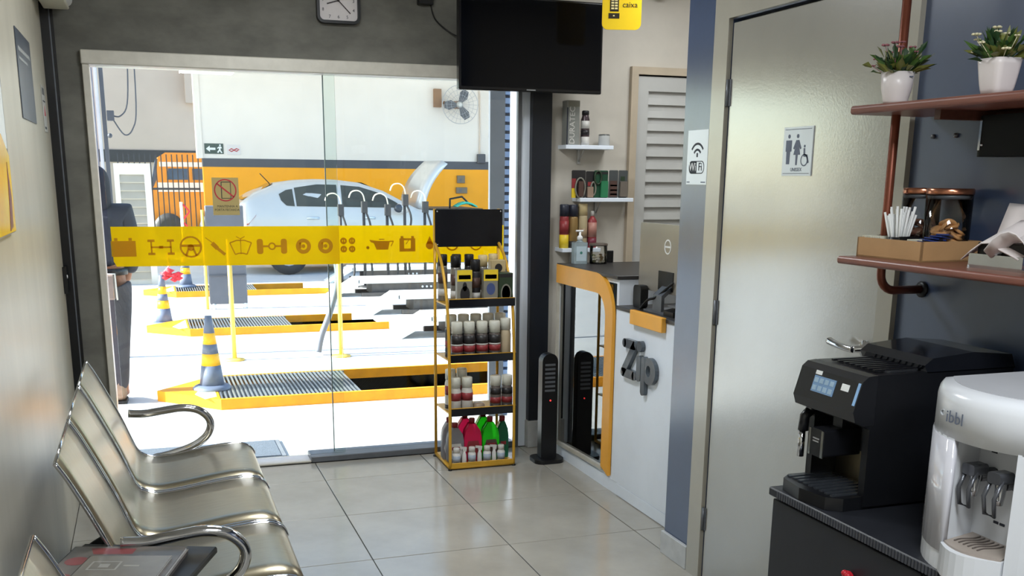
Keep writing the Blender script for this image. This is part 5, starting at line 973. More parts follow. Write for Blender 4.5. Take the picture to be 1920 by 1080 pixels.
for k, (zz, lb) in enumerate(((1.43, 'square grey switch box on the yellow dado'), (1.23, 'grey twin socket box below the switch box on the yellow dado'))):
    t = thing('socket_box', lb, 'socket', (6.06, WY - 0.03, zz), 'socket boxes on the yellow dado')
    part(MB().cham(5.96 - 0.02 * k, 6.12 + 0.05 * k, WY - 0.06, WY - 0.005, zz, zz + (0.15 if not k else 0.12), 0.006), 'box', mat('socket_grey', (118, 106, 90), 0.5, var=(8, 0.1)), t)
    part(MB().box(6.0, 6.05, WY - 0.064, WY - 0.06, zz + 0.03, zz + 0.09), 'socket_face', M['greypl'], t)
t = thing('wall_conduit', 'pale conduit with grey box running down the yard wall corner', 'conduit', (6.42, WY - 0.04, 1.7))
part(MB().tube(spline([(6.28, WY - 0.03, 3.45), (6.40, WY - 0.03, 3.30), (6.44, WY - 0.03, 3.0), (6.44, WY - 0.03, 1.95)], 6), 0.014, 6), 'pipe', mat('conduit_beige', (216, 200, 186), 0.6, var=(8, 0.04)), t)
part(MB().cham(6.38, 6.54, WY - 0.10, WY - 0.005, 1.82, 2.0, 0.01), 'junction_box', M['stripe'], t)

# ------------------------------------------------------------------ pits with yellow kerbs and gratings
for k, (xl, xg, xr, y0, y1) in enumerate(PITS):
    t = thing('service_pit', ('nearest service pit with yellow kerb, pointed end and steel grating', 'middle service pit with yellow kerb and steel grating', 'farthest service pit with yellow kerb and steel grating')[k], 'service pit', (xl, y0, G), 'service pits in the yard')
    z1 = 0.055; xe = {0: 1.40, 1: 1.375, 2: 1.375}[k]; kw = 0.02
    part(MB().box(xl, xr, y0 - kw, y0 + 0.012, G, z1), 'front_kerb', M['yel'], t)
    part(MB().box(xl, xr - (0.25 if k else 0), y1 - 0.012, y1 + kw, G, z1), 'rear_kerb', M['yel'], t)
    part(MB().prism([(xl, y0 - kw), (xl, y1 + kw), (xl - 0.41, (y0 + y1) / 2 - 0.02)], 'z', G, z1), 'pointed_end', M['yel'], t)
    part(MB().prism([(xl - 0.10, y0 + 0.02), (xl - 0.02, y0 + 0.08), (xl - 0.02, y1 - 0.1), (xl - 0.16, y0 + 0.2)], 'z', z1, z1 + 0.002), 'worn_paint', mat('worn_pale', (248, 240, 190), 0.7, var=(12, 0.1)), t)
    part(MB().box(xe, xr + 0.02, y0 - 0.02, y1 + 0.02, -1.5, -1.4).box(xe - 0.02, xe, y0, y1, -1.4, G).box(xr, xr + 0.02, y0, y1, -1.4, G - 0.01).box(xe, xr, y0 - 0.02, y0, -1.4, G - 0.001).box(xe, xr, y1, y1 + 0.02, -1.4, G - 0.001), 'pit_lining', M['pit'], t)
    part(MB().box(xl + 0.004, xe, y0 + 0.014, y0 + 0.03, z1 - 0.03, z1 - 0.004).box(xl + 0.004, xe, y1 - 0.03, y1 - 0.014, z1 - 0.03, z1 - 0.004), 'grating_frame', M['grate'], t)
    n = int((xe - xl) / 0.030)
    me = MB().box(-0.006, 0.006, y0 + 0.014, y1 - 0.014, -0.014, 0.012).mesh('grating_bar', (0, y0, 0)); me.materials.append(M['grate'])
    for q in range(n):
        o = bpy.data.objects.new('grating_bar', me); o.location = (0.012 + 0.030 * q, 0, z1 - 0.012 - G); o.parent = t; COL.objects.link(o)
# ------------------------------------------------------------------ traffic cones
cb_, cyl_ = mat('cone_slate', (100, 110, 132), 0.5, var=(8, 0.1)), mat('cone_yellow', (252, 188, 34), 0.45, var=(8, 0.06))
def cone(label, x, y, z, h=0.51):
    t = thing('traffic_cone', label, 'traffic cone', (x, y, z), 'slate and yellow traffic cones')
    R0, R1 = 0.090, 0.024; f = lambda s: R0 + (R1 - R0) * s
    part(MB().lathe((0, 0, 0), [(0.135, 0), (0.135, 0.012), (0.118, 0.026), (0.098, 0.034)], 20), 'base', cb_, t, world=False)
    for a, b, m in ((0.05, 0.33, cb_), (0.33, 0.49, cyl_), (0.49, 0.62, cb_), (0.62, 0.77, cyl_), (0.77, 1.0, cb_)):
        part(MB().lathe((0, 0, 0), [(f(a), a * h), (f(b), b * h)], 20), 'cone_band', m, t, world=False)
    return t
cone('nearest traffic cone standing on the pointed end of the near pit', 0.368, 7.50, 0.055, 0.525)
cone('middle traffic cone beside the second pit with red ribbon above', 0.112, 11.56, G, 0.53)
cone('farthest traffic cone behind the red ribbon', 0.462, 14.75, 0.055, 0.53)
# posts, hose, board
def ypost(label, x, y, h):
    t = thing('yellow_post', label, 'post', (x, y, G), 'slim yellow posts in the yard')
    part(MB().tube([(x, y, G + 0.01), (x, y, h)], 0.020, 10), 'pole', mat('post_yellow', (236, 196, 92), 0.5, var=(8, 0.06)), t)
    part(MB().lathe((x, y, G), [(0.085, 0), (0.085, 0.012), (0.03, 0.02)], 16), 'foot', MATS['post_yellow'], t)
ypost('left slim yellow post behind the nearest cone', 0.648, 9.08, 1.02); ypost('right slim yellow post beside the grey hose', 1.570, 9.02, 1.02)
solo(MB().tube(spline([(1.386, 9.14, G + 0.03), (1.42, 9.14, 0.16), (1.50, 9.14, 0.36), (1.575, 9.14, 0.62), (1.570, 9.14, 0.82), (1.53, 9.14, 1.00), (1.545, 9.14, 1.02)], 5), 0.028, 10), 'air_hose', M['post'], 'grey ribbed hose rising from the ground beside the right yellow post', 'hose')
t = thing('folding_board', 'dark grey folding board with yellow side leg beyond the near pits', 'board', (0.85, 12.75, G))
brd = mat('board_grey', (98, 100, 108), 0.5, var=(4, 0.08))
part(MB().cham(0.66, 1.10, 12.72, 12.78, G + 0.06, 1.20, 0.01), 'panel', brd, t)
part(MB().box(0.66, 1.10, 12.70, 12.72, G + 0.40, G + 0.41).box(0.66, 1.10, 12.70, 12.72, G + 0.72, G + 0.73), 'panel_seam', M['stripe'], t)
part(MB().tube([(0.63, 12.74, G), (0.63, 12.74, 1.15)], 0.018, 8), 'side_leg', MATS['post_yellow'], t)
for xx in (0.70, 1.07): part(MB().cyl((xx, 12.75, G), 0.03, 0.07, 10), 'caster', M['whitepl'], t)
t = thing('barrier_pole', 'white barrier pole with red warning ribbon near the cones', 'pole', (0.50, 15.6, G))
part(MB().tube([(0.492, 15.6, G), (0.492, 15.6, 1.17)], 0.022, 8), 'pole', mat('pole_cream', (242, 226, 200), 0.5, var=(6, 0.04)), t)
rib = mat('ribbon_red', (226, 44, 60), 0.5, var=(10, 0.15))
mb = MB()
for k in range(3): mb.tube([(0.515, 15.6, 1.14 - 0.26 * k), (0.60, 15.6, 1.04 - 0.26 * k), (0.52, 15.6, 0.94 - 0.26 * k)], 0.014, 6)
part(mb, 'ribbon', rib, t)
t = thing('red_ribbon_roll', 'crumpled red ribbon tied to the top of the middle cone', 'ribbon', (0.16, 11.56, 0.45))
mb = MB()
for k in range(4): mb.lathe((0.155 + 0.045 * k, 11.56, 0.50 + 0.03 * math.sin(k * 2)), [(0.002, -0.05), (0.05, -0.02), (0.02, 0.0), (0.055, 0.03), (0.002, 0.05)], 8)
part(mb, 'ribbon', rib, t)
part(MB().tube([(0.118, 11.56, 0.512), (0.14, 11.56, 0.53), (0.20, 11.56, 0.60), (0.20, 11.56, 0.75)], 0.012, 6), 'ribbon_tail', mat('ribbon_pink', (240, 150, 160), 0.5, var=(10, 0.1)), t)
# door mat
t = thing('door_mat', 'grey ribbed door mat lying outside the glass door', 'mat', (0.1, 5.9, G))
part(MB().cham(-0.45, 0.672, 5.73, 6.13, G, G + 0.012, 0.004), 'mat_border', mat('mat_edge', (112, 116, 124), 0.8, var=(20, 0.1)), t)
part(MB().box(-0.42, 0.640, 5.75, 6.11, G + 0.010, G + 0.015), 'mat_pile', mat('mat_pile', (92, 100, 112), 0.95, var=(120, 0.3), bump=(200, 0.6, 0.003)), t)

# ------------------------------------------------------------------ white scissor lift platforms
lw = mat('lift_white', (226, 226, 224), 0.4, var=(4, 0.05)); lk = mat('lift_dark_steel', (96, 90, 86), 0.6, 0.3, var=(8, 0.15))  # white platforms, one even dark steel for frame and rails
def lift(label, x0, x1, y0, y1, zt):
    t = thing('car_lift', label, 'car lift', (x0, y0, G), 'white car lift platforms')
    part(MB().cham(x0, x1, y0, y1, zt - 0.06, zt, 0.01), 'platform', lw, t)
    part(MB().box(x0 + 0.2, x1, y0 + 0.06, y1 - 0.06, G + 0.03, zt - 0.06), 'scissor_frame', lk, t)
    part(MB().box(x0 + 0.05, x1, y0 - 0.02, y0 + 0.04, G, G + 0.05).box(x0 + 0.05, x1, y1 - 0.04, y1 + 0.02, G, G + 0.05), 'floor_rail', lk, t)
    part(MB().prism([(x0 - 0.36, G), (x0 - 0.30, G), (x0 + 0.02, zt - 0.05), (x0 + 0.02, zt)], 'y', y0, y1), 'ramp_flap', lw, t)
    for q in range(3): part(MB().lathe((x0 + 0.9 + 0.06 * q, y0 + 0.055, zt - 0.12), [(0.016, 0), (0.016, -0.008), (0.006, -0.01)], 8, axis='y'), 'bolt', M['whitepl'], t)
lift('nearest white lift platform beyond the first service pit', 2.62, 6.2, 9.85, 10.35, 0.20)
lift('second white lift platform behind the middle pit', 2.72, 6.2, 11.70, 12.2, 0.21)
lift('third white lift platform in front of the sedan', 2.62, 6.4, 13.60, 14.10, 0.21)
lift('fourth white lift platform just in front of the sedan wheels', 2.9, 6.6, 15.5, 16.0, 0.21)

# ------------------------------------------------------------------ oil dispensing stands in front of the car
hk, hp = mat('hose_dark', (58, 56, 56), 0.5, var=(9, 0.1)), mat('spout_cream', (236, 226, 200), 0.35, 0.2, var=(8, 0.05))
def oil_stand(label, x, zt, lean):
    y = 14.8; t = thing('oil_dispenser', label, 'dispenser', (x, y, G), 'hose dispensers in front of the sedan')
    part(MB().tube([(x, y, G), (x, y, zt - 0.2)], 0.022, 8), 'stand_pole', hk, t)
    part(MB().box(x - 0.03, x + 0.05, y - 0.04, y + 0.04, zt - 0.26, zt - 0.10), 'nozzle_body', hk, t)
    part(MB().tube(spline([(x + 0.02, y, zt - 0.12), (x - 0.01, y, zt), (x - 0.08, y, zt + 0.05), (x - 0.17, y, zt + 0.03), (x - 0.21, y, zt - 0.05)], 4), 0.0095, 6), 'spout', hp, t)
    part(MB().tube(spline([(x + 0.03, y - 0.02, zt - 0.25), (x + 0.09, y - 0.03, zt - 0.45), (x + lean, y - 0.03, zt - 0.75), (x + lean + 0.02, y - 0.03, 0.2), (x + 0.1, y, G + 0.03)], 5), 0.017, 6), 'hose', hk, t)
    part(MB().lathe((x, y, G), [(0.11, 0), (0.11, 0.015), (0.03, 0.03)], 12), 'foot', hk, t)
for k, (x_, z_, l_) in enumerate(((2.62, 1.26, 0.16), (2.96, 1.30, 0.08), (3.30, 1.26, 0.12), (3.56, 1.40, 0.04), (3.86, 1.30, 0.16), (5.05, 1.28, 0.1))):
    oil_stand(('leftmost hose dispenser with pale spout in front of the sedan', 'second hose dispenser from the left with hooked spout', 'third hose dispenser with slanted hose before the sedan door', 'fourth hose dispenser, the tallest, beside the car mirror', 'fifth hose dispenser in front of the raised bonnet', 'hose dispenser at the far right before the yellow wall')[k], x_, z_, l_)

# ------------------------------------------------------------------ gate post, shutter cabinet, fence, far things on the left
t = thing('gate_post', 'grey steel gate post of parallel bars at the left of the yard', 'post', (-0.30, 9.5, G))
for k, x_ in enumerate((-0.385, -0.325, -0.285)): part(MB().box(x_, x_ + (0.05, 0.028, 0.032)[k], 9.47, 9.53, G, 2.9), 'bar', (M['post'], mat('bar_pale', (196, 200, 208), 0.3, 0.4, var=(8, 0.05)), M['stripe'])[k], t)
part(MB().box(-0.245, -0.19, 9.42, 9.52, 1.98, 2.06).sphere((-0.235, 9.46, 1.86), 0.02, 8, 6), 'sensor_box', M['stripe'], t)
part(MB().tube(spline([(-0.20, 9.47, 2.02), (-0.14, 9.47, 2.02), (-0.08, 9.47, 2.12), (-0.055, 9.47, 2.45), (-0.05, 9.47, 2.9)], 5), 0.006, 5).tube(spline([(-0.20, 9.47, 1.99), (-0.12, 9.47, 1.87), (-0.05, 9.47, 1.92), (-0.01, 9.47, 2.12), (0.0, 9.47, 2.9)], 5), 0.006, 5), 'cable', M['stripe'], t)
t = thing('louvred_cabinet', 'pale louvred steel cabinet behind the person in the hood', 'cabinet', (-0.15, 16.2, G))
lcm = mat('cabinet_cream', (214, 208, 196), 0.5, var=(4, 0.04)); lcs = mat('louvre_taupe', (160, 152, 138), 0.5, var=(6, 0.06))
part(MB().box(-0.385, 0.11, 16.0, 16.4, G, 1.70), 'cabinet_body', lcm, t)
part(MB().box(-0.385, -0.315, 15.97, 16.0, G, 1.70).box(0.02, 0.11, 15.97, 16.0, G, 1.70).box(-0.315, 0.02, 15.97, 16.0, 1.55, 1.70), 'door_frame', lcm, t)
for k in range(13):
    z_ = G + 0.08 + 0.115 * k; part(MB().add([(-0.315, 15.965, z_), (0.02, 15.965, z_), (0.02, 15.995, z_ + 0.10), (-0.315, 15.995, z_ + 0.10), (-0.315, 15.999, z_), (0.02, 15.999, z_)], [(0, 1, 2, 3), (0, 4, 5, 1), (0, 3, 4), (1, 5, 2), (4, 3, 2, 5)]), 'louvre', lcs, t)
t = thing('reflection_fence', 'dark metal bar fence standing in for a reflection in the glass', 'fence', (0.6, 21.5, G))  # solid fence added to imitate one reflected in the door glass
fm = mat('fence_dark', (62, 64, 70), 0.5, 0.2, var=(8, 0.1))
part(MB().box(-0.45, 1.06, 21.48, 21.52, 1.26, 1.30), 'rail', fm, t)
part(MB().box(-0.45, 1.06, 21.48, 21.52, 0.42, 0.46), 'rail', fm, t)
me = MB().box(-0.010, 0.010, -0.012, 0.012, 0, 1.95).mesh('bar'); me.materials.append(fm)
for k in range(16):
    o = bpy.data.objects.new('bar', me); o.location = (-1.03 + 0.0985 * k, 0, 0.0); o.parent = t; COL.objects.link(o)
# orange van built in place of a reflection in the glass
vn = thing('reflection_van', 'orange and white van standing in for a reflection in the glass', 'van', (0.5, 24.5, G + 0.1))
vo, vw, vg = mat('van_orange', (222, 138, 40), 0.4, var=(4, 0.08)), mat('van_white', (236, 216, 206), 0.4, var=(4, 0.05)), mat('van_glass', (70, 84, 104), 0.15, var=(4, 0.2))
part(MB().prism([(0.10, 0.42), (0.10, 1.05), (0.28, 1.42), (0.34, 1.92), (0.50, 2.02), (1.75, 2.02), (1.75, 0.42)], 'y', 24.4, 26.2), 'van_body', vo, vn)
part(MB().box(0.30, 1.74, 24.385, 24.4, 1.18, 1.38).box(0.36, 1.74, 24.385, 24.4, 1.72, 1.82), 'white_stripe', vw, vn)
part(MB().prism([(0.12, 1.12), (0.30, 1.46), (0.36, 1.88), (0.30, 1.9), (0.20, 1.5), (0.06, 1.12)], 'y', 24.45, 26.1), 'windscreen', vg, vn)
part(MB().prism([(0.50, 1.44), (0.95, 1.44), (0.95, 1.68), (0.54, 1.68)], 'y', 24.38, 24.4).box(1.05, 1.65, 24.38, 24.4, 1.44, 1.68), 'side_window', vg, vn)
for x_ in (0.48, 1.45): part(MB().lathe((x_, 24.42, 0.40), [(0.30, 0), (0.32, -0.02), (0.32, -0.14), (0.18, -0.16)], 18, axis='y'), 'tyre', hk, vn)
# right side: grey pillar, ribbed shutter, sunlit wall end
struct(MB().box(2.095, 2.195, 6.38, 6.395, G, 4.0).box(2.140, 2.150, 6.395, 6.55, G, 4.0), 'pillar_yard', mat('pillar_grey', (84, 88, 96), 0.5, var=(4, 0.06)))
t = thing('ribbed_shutter', 'blue grey ribbed shutter edge beside the outside pillar', 'shutter', (2.23, 6.5, G))
shm = mat('shutter_blue', (112, 134, 170), 0.4, 0.3, var=(6, 0.08))
me = MB().box(2.197, 2.262, 6.40, 6.475, 0.0, 0.034).mesh('slat', (2.23, 6.5, 0)); me.materials.append(shm)
part(MB().box(2.197, 2.262, 6.478, 6.50, G, 3.4), 'backing', M['stripe'], t)
for k in range(62):
    o = bpy.data.objects.new('slat', me); o.location = (0, 0, 0.005 + 0.0545 * k); o.parent = t; COL.objects.link(o)
struct(MB().box(2.06, 3.9, 5.701, 5.80, G, 4.0).box(-2.5, -0.40, 5.701, 5.80, G, 4.0).box(-0.40, 2.06, 5.701, 5.80, 2.7, 4.0), 'wall_facade', M['swall'])
# ================================================================== silver sedan with raised bonnet (front to the right)
car = thing('silver_sedan', 'silver blue sedan with its bonnet raised in front of the yellow wall', 'car', (3.3, 17.8, G))
paint = mat('silver_paint', (198, 196, 192), 0.28, 0.2, var=(2, 0.03), coat=0.6); cglass = mat('car_glass', (70, 70, 62), 0.08, var=(3, 0.2))
X0 = 1.37                                                  # rear bumper
top = [(0.0, 0.60), (0.015, 0.86), (0.04, 1.09), (0.09, 1.155), (0.30, 1.295), (0.65, 1.445), (1.0, 1.495), (1.35, 1.512), (1.70, 1.505), (2.03, 1.468), (2.40, 1.345), (2.85, 1.10), (3.0, 1.04), (3.5, 1.0), (4.05, 0.95), (4.25, 0.86), (4.33, 0.70), (4.35, 0.45)]
belt = lambda x: 1.02 + 0.03 * (1 - x / 4.3) if x < 2.9 else 0.93
def sec(x, zt):
    e = min(1, x / 0.25 + 0.55, (4.35 - x) / 0.35 + 0.55); hw = 0.86 * min(1.0, e); zb = min(belt(x), zt - 0.02)
    green = max(0.0, zt - zb); tw = hw - 0.20 * min(1, green / 0.42) - 0.02
    return [(0.0, 0.20), (hw * 0.9, 0.20), (hw * 0.97, 0.28), (hw, 0.45), (hw, 0.62), (hw - 0.012, min(0.85, zb)), (hw - 0.045, zb), (hw - 0.05 - (hw - 0.05 - tw) * 0.5, zb + green * 0.5), (tw, zb + green * 0.90), (tw - 0.07, zb + green * 0.975), (tw * 0.45, zt), (0.0, zt + 0.005)]
YC = 17.85; mb = MB(); rings = []
xs = []
for (xa, za_), (xb, zb_) in zip(top[:-1], top[1:]):
    for q in range(2): xs.append((xa + (xb - xa) * q / 2, za_ + (zb_ - za_) * q / 2))
xs.append(top[-1])
for x_, zt in xs:
    h = sec(x_, zt); rings.append([(X0 + x_, YC - a, G + b) for a, b in h] + [(X0 + x_, YC + a, G + b) for a, b in h[-2:0:-1]])
n = len(rings[0]); mb.add([p_ for r in rings for p_ in r], [(k * n + i, k * n + (i + 1) % n, (k + 1) * n + (i + 1) % n, (k + 1) * n + i) for k in range(len(rings) - 1) for i in range(n)], True)
mb.f += [tuple(range(n)), tuple((len(rings) - 1) * n + i for i in range(n))[::-1]]; mb.sm += [False, False]
part(mb, 'body', paint, car)
def side_pt(x_, z_):                                       # point on the near flank
    zt = next(za_ + (zb_ - za_) * (x_ - xa) / (xb - xa) for (xa, za_), (xb, zb_) in zip(top[:-1], top[1:]) if xa <= x_ <= xb)
    h = sec(x_, zt)
    for (a0, b0), (a1, b1) in zip(h[2:9], h[3:10]):
        if b0 <= z_ <= b1 + 1e-6: return (X0 + x_, YC - (a0 + (a1 - a0) * (z_ - b0) / max(1e-6, b1 - b0)) - 0.008, G + z_)
    return (X0 + x_, YC - h[9][0] - 0.008, G + z_)
def flank(poly, off=0.0):
    pts = [Vector(side_pt(a, b)) - Vector((0, off, 0)) for a, b in poly]; m = len(pts)
    return MB().add(pts + [q + Vector((0, 0.02, 0)) for q in pts], [tuple(range(m)), tuple(range(m, 2 * m))[::-1]] + [(i, m + i, m + (i + 1) % m, (i + 1) % m) for i in range(m)])
part(flank([(0.79, 1.10), (0.92, 1.09), (0.90, 1.36), (0.80, 1.345), (0.68, 1.28), (0.71, 1.18)]), 'quarter_window', cglass, car)
part(flank([(0.95, 1.09), (1.62, 1.08), (1.62, 1.43), (1.30, 1.435), (0.93, 1.38)]), 'rear_window', cglass, car)
part(flank([(1.69, 1.08), (2.72, 1.065), (2.58, 1.16), (2.30, 1.31), (2.0, 1.40), (1.69, 1.425)]), 'front_window', cglass, car)
part(MB().add([(X0 + a, YC + s * b, G + c + 0.012) for a, b, c in ((0.12, 0.52, 1.175), (0.62, 0.46, 1.435)) for s in (-1, 1)], [(0, 1, 3, 2)]).add([(X0 + a, YC + s * b, G + c + 0.004) for a, b, c in ((0.12, 0.52, 1.175), (0.62, 0.46, 1.435)) for s in (-1, 1)], [(0, 2, 3, 1)]), 'rear_screen', cglass, car)
part(MB().add([(X0 + a, YC + s * b, G + c + 0.012) for a, b, c in ((2.08, 0.46, 1.455), (2.80, 0.60, 1.13)) for s in (-1, 1)], [(0, 1, 3, 2)]).add([(X0 + a, YC + s * b, G + c + 0.004) for a, b, c in ((2.08, 0.46, 1.455), (2.80, 0.60, 1.13)) for s in (-1, 1)], [(0, 2, 3, 1)]), 'windscreen', cglass, car)
for a in (1.10, 2.02): part(MB().tube([side_pt(a, 0.90), tuple(Vector(side_pt(a + 0.10, 0.905)) - Vector((0, 0.025, 0))), side_pt(a + 0.20, 0.90)], 0.018, 8), 'door_handle', mat('handle_bright', (206, 216, 226), 0.2, 0.4, var=(5, 0.03)), car)
mm = part(MB().sphere((X0 + 2.66, YC - 0.95, G + 1.06), 0.13, 14, 8, (1.0, 0.5, 0.72)), 'wing_mirror', paint, car)
part(MB().sphere((X0 + 2.60, YC - 0.97, G + 1.06), 0.10, 12, 8, (0.9, 0.5, 0.72)), 'mirror_glass', mat('mirror_dark', (70, 76, 84), 0.1, 0.3, var=(4, 0.1)), mm)
for x_ in (0.78, 3.42):
    wh = part(MB().lathe((X0 + x_, YC - 0.67, G + 0.315), [(0.20, 0), (0.30, 0.0), (0.315, -0.04), (0.315, -0.17), (0.29, -0.20), (0.21, -0.205)], 24, axis='y'), 'tyre', hk, car)
    part(MB().lathe((X0 + x_, YC - 0.86, G + 0.315), [(0.21, 0), (0.21, -0.012), (0.18, -0.014), (0.05, -0.03)], 16, axis='y'), 'rim', mat('rim_silver', (190, 194, 200), 0.3, 0.6, var=(6, 0.05)), wh)
    part(MB().tube([(X0 + x_ + 0.36 * math.cos(t_), YC - 0.862, G + 0.34 + 0.36 * math.sin(t_)) for t_ in [PI * k / 12 for k in range(13)]], 0.02, 6), 'wheel_arch', paint, car)
part(flank([(0.02, 0.78), (0.16, 0.80), (0.30, 0.95), (0.06, 0.98)]), 'tail_lamp', mat('tail_red', (168, 60, 60), 0.2, var=(8, 0.1)), car)
part(MB().box(X0 + 3.05, X0 + 4.15, YC - 0.66, YC + 0.66, G + 0.96, G + 1.045), 'engine_bay', M['blackpl'], car)
# bonnet: curved panel hinged near the windscreen, standing open
hx, hz = X0 + 2.99, G + 1.06; rows = []
for k in range(9):
    f = k / 8; a = math.radians(60) ; u = 0.90 * f; bow = 0.085 * math.sin(PI * f)
    rows.append([(hx + u * math.cos(a) - bow * math.sin(a), YC + s * (0.70 - 0.10 * f ** 3), hz + u * math.sin(a) + bow * math.cos(a)) for s in (-1, -0.6, -0.2, 0.2, 0.6, 1)])
bn = part(MB().sheet(rows, (0.10, 0, -0.055)), 'bonnet', paint, car)
part(MB().tube([(X0 + 0.62, YC, G + 1.44), (X0 + 0.47, YC, G + 1.60)], 0.008, 6), 'antenna', M['blackpl'], car)
part(MB().tube([(X0 + 3.60, YC - 0.5, G + 1.0), (X0 + 3.62, YC - 0.45, G + 1.20), (X0 + 3.85, YC - 0.4, G + 1.24), (X0 + 4.0, YC - 0.4, G + 1.10)], 0.018, 6), 'engine_hose', M['blackpl'], car)
solo(MB().sheet([[(5.05 + 0.09 * i, 17.15 + 0.07 * j, G + 1.09 + 0.06 * math.sin(PI * i / 4) + 0.012 * math.sin(3 * j + i)) for j in range(5)] for i in range(5)], (0, 0, -0.02)), 'shop_cloth', mat('cloth_teal', (60, 178, 156), 0.8, var=(10, 0.15)), 'teal cloth bunched on the front of the sedan', 'cloth')

# ================================================================== person standing outside with back turned
pe = thing('person', 'person in dark hooded jacket and grey jeans standing outside with back turned', 'person', (-0.31, 7.56, G))
skin = mat('skin_tone', (150, 104, 80), 0.55, var=(10, 0.05)); jk = mat('navy_jacket', (40, 44, 56), 0.75, var=(9, 0.25), bump=(18, 0.4, 0.01)); hdm = mat('black_hood', (36, 38, 46), 0.8, var=(9, 0.2), bump=(18, 0.3, 0.01))
jn = mat('grey_jeans', (66, 65, 70), 0.85, var=(7, 0.18), bump=(22, 0.4, 0.008)); bt = mat('tan_boot', (150, 128, 108), 0.7, var=(12, 0.15)); lea = mat('leather_pouch', (128, 116, 108), 0.6, var=(10, 0.12))
def skinmesh(name, V_, E_, Rr, m, root, sub=2, rootv=0):
    me = bpy.data.meshes.new(name); me.from_pydata(V_, E_, []); o = bpy.data.objects.new(name, me); COL.objects.link(o); o.parent = root
    md = o.modifiers.new('skin', 'SKIN'); md.use_smooth_shade = True
    for i, r in enumerate(Rr): me.skin_vertices[0].data[i].radius = r if isinstance(r, tuple) else (r, r)
    me.skin_vertices[0].data[rootv].use_root = True
    s_ = o.modifiers.new('sub', 'SUBSURF'); s_.levels = sub; s_.render_levels = sub; me.materials.append(m); return o
def sk(name, V_, E_, Rr, m, root, **k):
    me = bpy.data.meshes.new('tmp'); o = None
    o = bpy.data.objects.new(name, bpy.data.meshes.new(name)); o.data.from_pydata(V_, E_, []); COL.objects.link(o); o.parent = root
    md = o.modifiers.new('skin', 'SKIN'); md.use_smooth_shade = True
    if not o.data.skin_vertices: o.data.attributes
    for i, r in enumerate(Rr): o.data.skin_vertices[0].data[i].radius = r if isinstance(r, tuple) else (r, r)
    for i in range(len(V_)): o.data.skin_vertices[0].data[i].use_root = (i == k.get('rootv', 0))
    s_ = o.modifiers.new('sub', 'SUBSURF'); s_.levels = 2; s_.render_levels = 2; o.data.materials.append(m); bpy.data.meshes.remove(me); return o
# body: one continuous skin surface from head to feet with arms
bv = [(0, 0, 0.92), (0, -0.01, 1.10), (0, -0.01, 1.30), (0, 0.0, 1.38), (0, 0.02, 1.46), (0, 0.03, 1.54), (0, 0.03, 1.60),
      (-0.16, 0, 1.33), (-0.20, 0.02, 1.08), (-0.17, 0.12, 0.90), (-0.15, 0.17, 0.84), (0.16, 0, 1.33), (0.20, 0.02, 1.08), (0.17, 0.12, 0.90), (0.15, 0.17, 0.84),
      (-0.09, 0, 0.82), (-0.09, 0.01, 0.46), (-0.09, -0.01, 0.09), (-0.09, 0.12, 0.05), (0.09, 0, 0.82), (0.09, 0.01, 0.46), (0.08, -0.01, 0.09), (0.09, 0.12, 0.05)]
be = [(0, 1), (1, 2), (2, 3), (3, 4), (4, 5), (5, 6), (2, 7), (7, 8), (8, 9), (9, 10), (2, 11), (11, 12), (12, 13), (13, 14), (0, 15), (15, 16), (16, 17), (17, 18), (0, 19), (19, 20), (20, 21), (21, 22)]
br = [(0.13, 0.10), (0.12, 0.09), (0.14, 0.09), 0.055, (0.07, 0.085), (0.078, 0.095), (0.05, 0.06), 0.05, 0.038, 0.026, 0.03, 0.05, 0.038, 0.026, 0.03, 0.08, 0.055, 0.036, 0.03, 0.08, 0.055, 0.036, 0.03]
body = sk('body', bv, be, br, skin, pe)
for s in (-1, 1):                                          # fingers and thumb, bent in front of the body
    mb = MB()
    for q in range(4):
        fx_ = s * (0.150 - 0.018 * (q - 1.5) * 0.6); ln = (0.05, 0.062, 0.066, 0.056)[q]
        mb.tube(spline([(fx_, 0.178, 0.835 - 0.012 * q + 0.02), (fx_ - s * 0.02, 0.178 + ln * 0.5, 0.82 - 0.012 * q + 0.02), (fx_ - s * 0.045, 0.178 + ln * 0.55, 0.80 - 0.012 * q + 0.02)], 3), 0.009, 6)
    mb.tube(spline([(s * 0.145, 0.16, 0.865), (s * 0.12, 0.19, 0.875), (s * 0.10, 0.215, 0.868)], 3), 0.010, 6)
    part(mb, 'fingers', skin, body, world=False)
fz = 1.52
mb = MB().sphere((-0.03, 0.118, fz + 0.012), 0.010, 8, 6).sphere((0.03, 0.118, fz + 0.012), 0.010, 8, 6)
part(mb, 'eyes', M['paper'], body, world=False)
part(MB().lathe((0, 0.118, fz - 0.03), [(0.014, 0), (0.011, 0.02), (0.006, 0.045)], 8).tube([(-0.022, 0.112, fz - 0.055), (0, 0.119, fz - 0.057), (0.022, 0.112, fz - 0.055)], 0.005, 6), 'nose_and_mouth', skin, body, world=False)
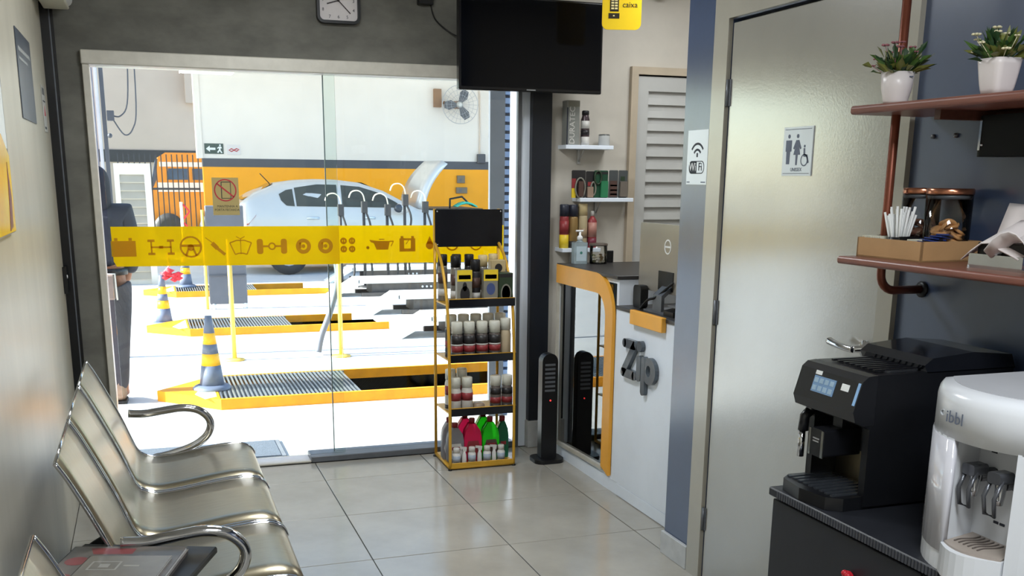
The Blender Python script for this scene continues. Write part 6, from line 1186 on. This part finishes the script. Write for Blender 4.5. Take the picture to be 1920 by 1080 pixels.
# clothing
jv = [(0, 0, 0.93), (0, -0.01, 1.08), (0, -0.01, 1.22), (0, 0.0, 1.33), (-0.17, 0, 1.32), (-0.21, 0.02, 1.06), (-0.18, 0.13, 0.90), (0.17, 0, 1.32), (0.21, 0.02, 1.06), (0.18, 0.13, 0.90)]
sk('jacket', jv, [(0, 1), (1, 2), (2, 3), (3, 4), (4, 5), (5, 6), (3, 7), (7, 8), (8, 9)], [(0.185, 0.145), (0.18, 0.135), (0.19, 0.13), (0.15, 0.10), 0.085, 0.066, 0.048, 0.085, 0.066, 0.048], jk, pe)
sk('hood', [(0, -0.03, 1.30), (0, -0.02, 1.40), (0, 0.0, 1.50), (0, 0.01, 1.585), (0, 0.015, 1.63)], [(0, 1), (1, 2), (2, 3), (3, 4)], [(0.115, 0.10), (0.105, 0.112), (0.112, 0.122), (0.095, 0.11), (0.04, 0.05)], hdm, pe)
sk('jeans', [(0, 0, 0.93), (-0.085, 0, 0.80), (-0.10, 0.01, 0.46), (-0.098, -0.01, 0.07), (0.085, 0, 0.80), (0.075, 0.01, 0.46), (0.05, -0.01, 0.07)], [(0, 1), (1, 2), (2, 3), (0, 4), (4, 5), (5, 6)], [(0.155, 0.13), (0.105, 0.12), (0.078, 0.082), (0.062, 0.068), (0.105, 0.12), (0.078, 0.082), (0.062, 0.068)], jn, pe)
for s in (-1, 1):
    xx = -0.098 if s < 0 else 0.05
    bo = part(MB().lathe((0, 0, 0), [(0.052, 0.06), (0.055, 0.10), (0.053, 0.17)], 12).xf(Matrix.Translation((xx, -0.01, 0))).sphere((xx, 0.05, 0.055), 0.06, 14, 8, (0.85, 1.9, 0.85)), 'boot', bt, pe, world=False)
    part(MB().prism([(xx + a, b) for a, b in ((-0.045, -0.07), (0.045, -0.07), (0.055, 0.08), (0.03, 0.165), (-0.03, 0.165), (-0.055, 0.08))], 'z', 0.0, 0.022), 'sole', M['blackpl'], bo, world=False)
po = part(MB().cham(-0.06, 0.085, -0.20, -0.135, 0.745, 0.915, 0.012), 'tool_pouch', lea, pe, world=False)
part(MB().tube([(-0.065, -0.203, 0.92), (0.088, -0.203, 0.92), (0.092, -0.203, 0.745)], 0.006, 6), 'pouch_trim', mat('trim_pale', (206, 200, 194), 0.6, var=(8, 0.05)), po, world=False)
mb = MB()
for zz in (0.77, 0.83, 0.885): mb.sphere((0.03, -0.2, zz), 0.006, 8, 6)
part(mb, 'pouch_studs', M['whitepl'], po, world=False)
part(MB().lathe((0, 0, 0), [(0.168, 0.90), (0.170, 0.945)], 24, sc=(1, 0.84)), 'belt', M['blackpl'], pe, world=False)

for o in list(bpy.data.objects):
    if '_moved' in o: del o['_moved']
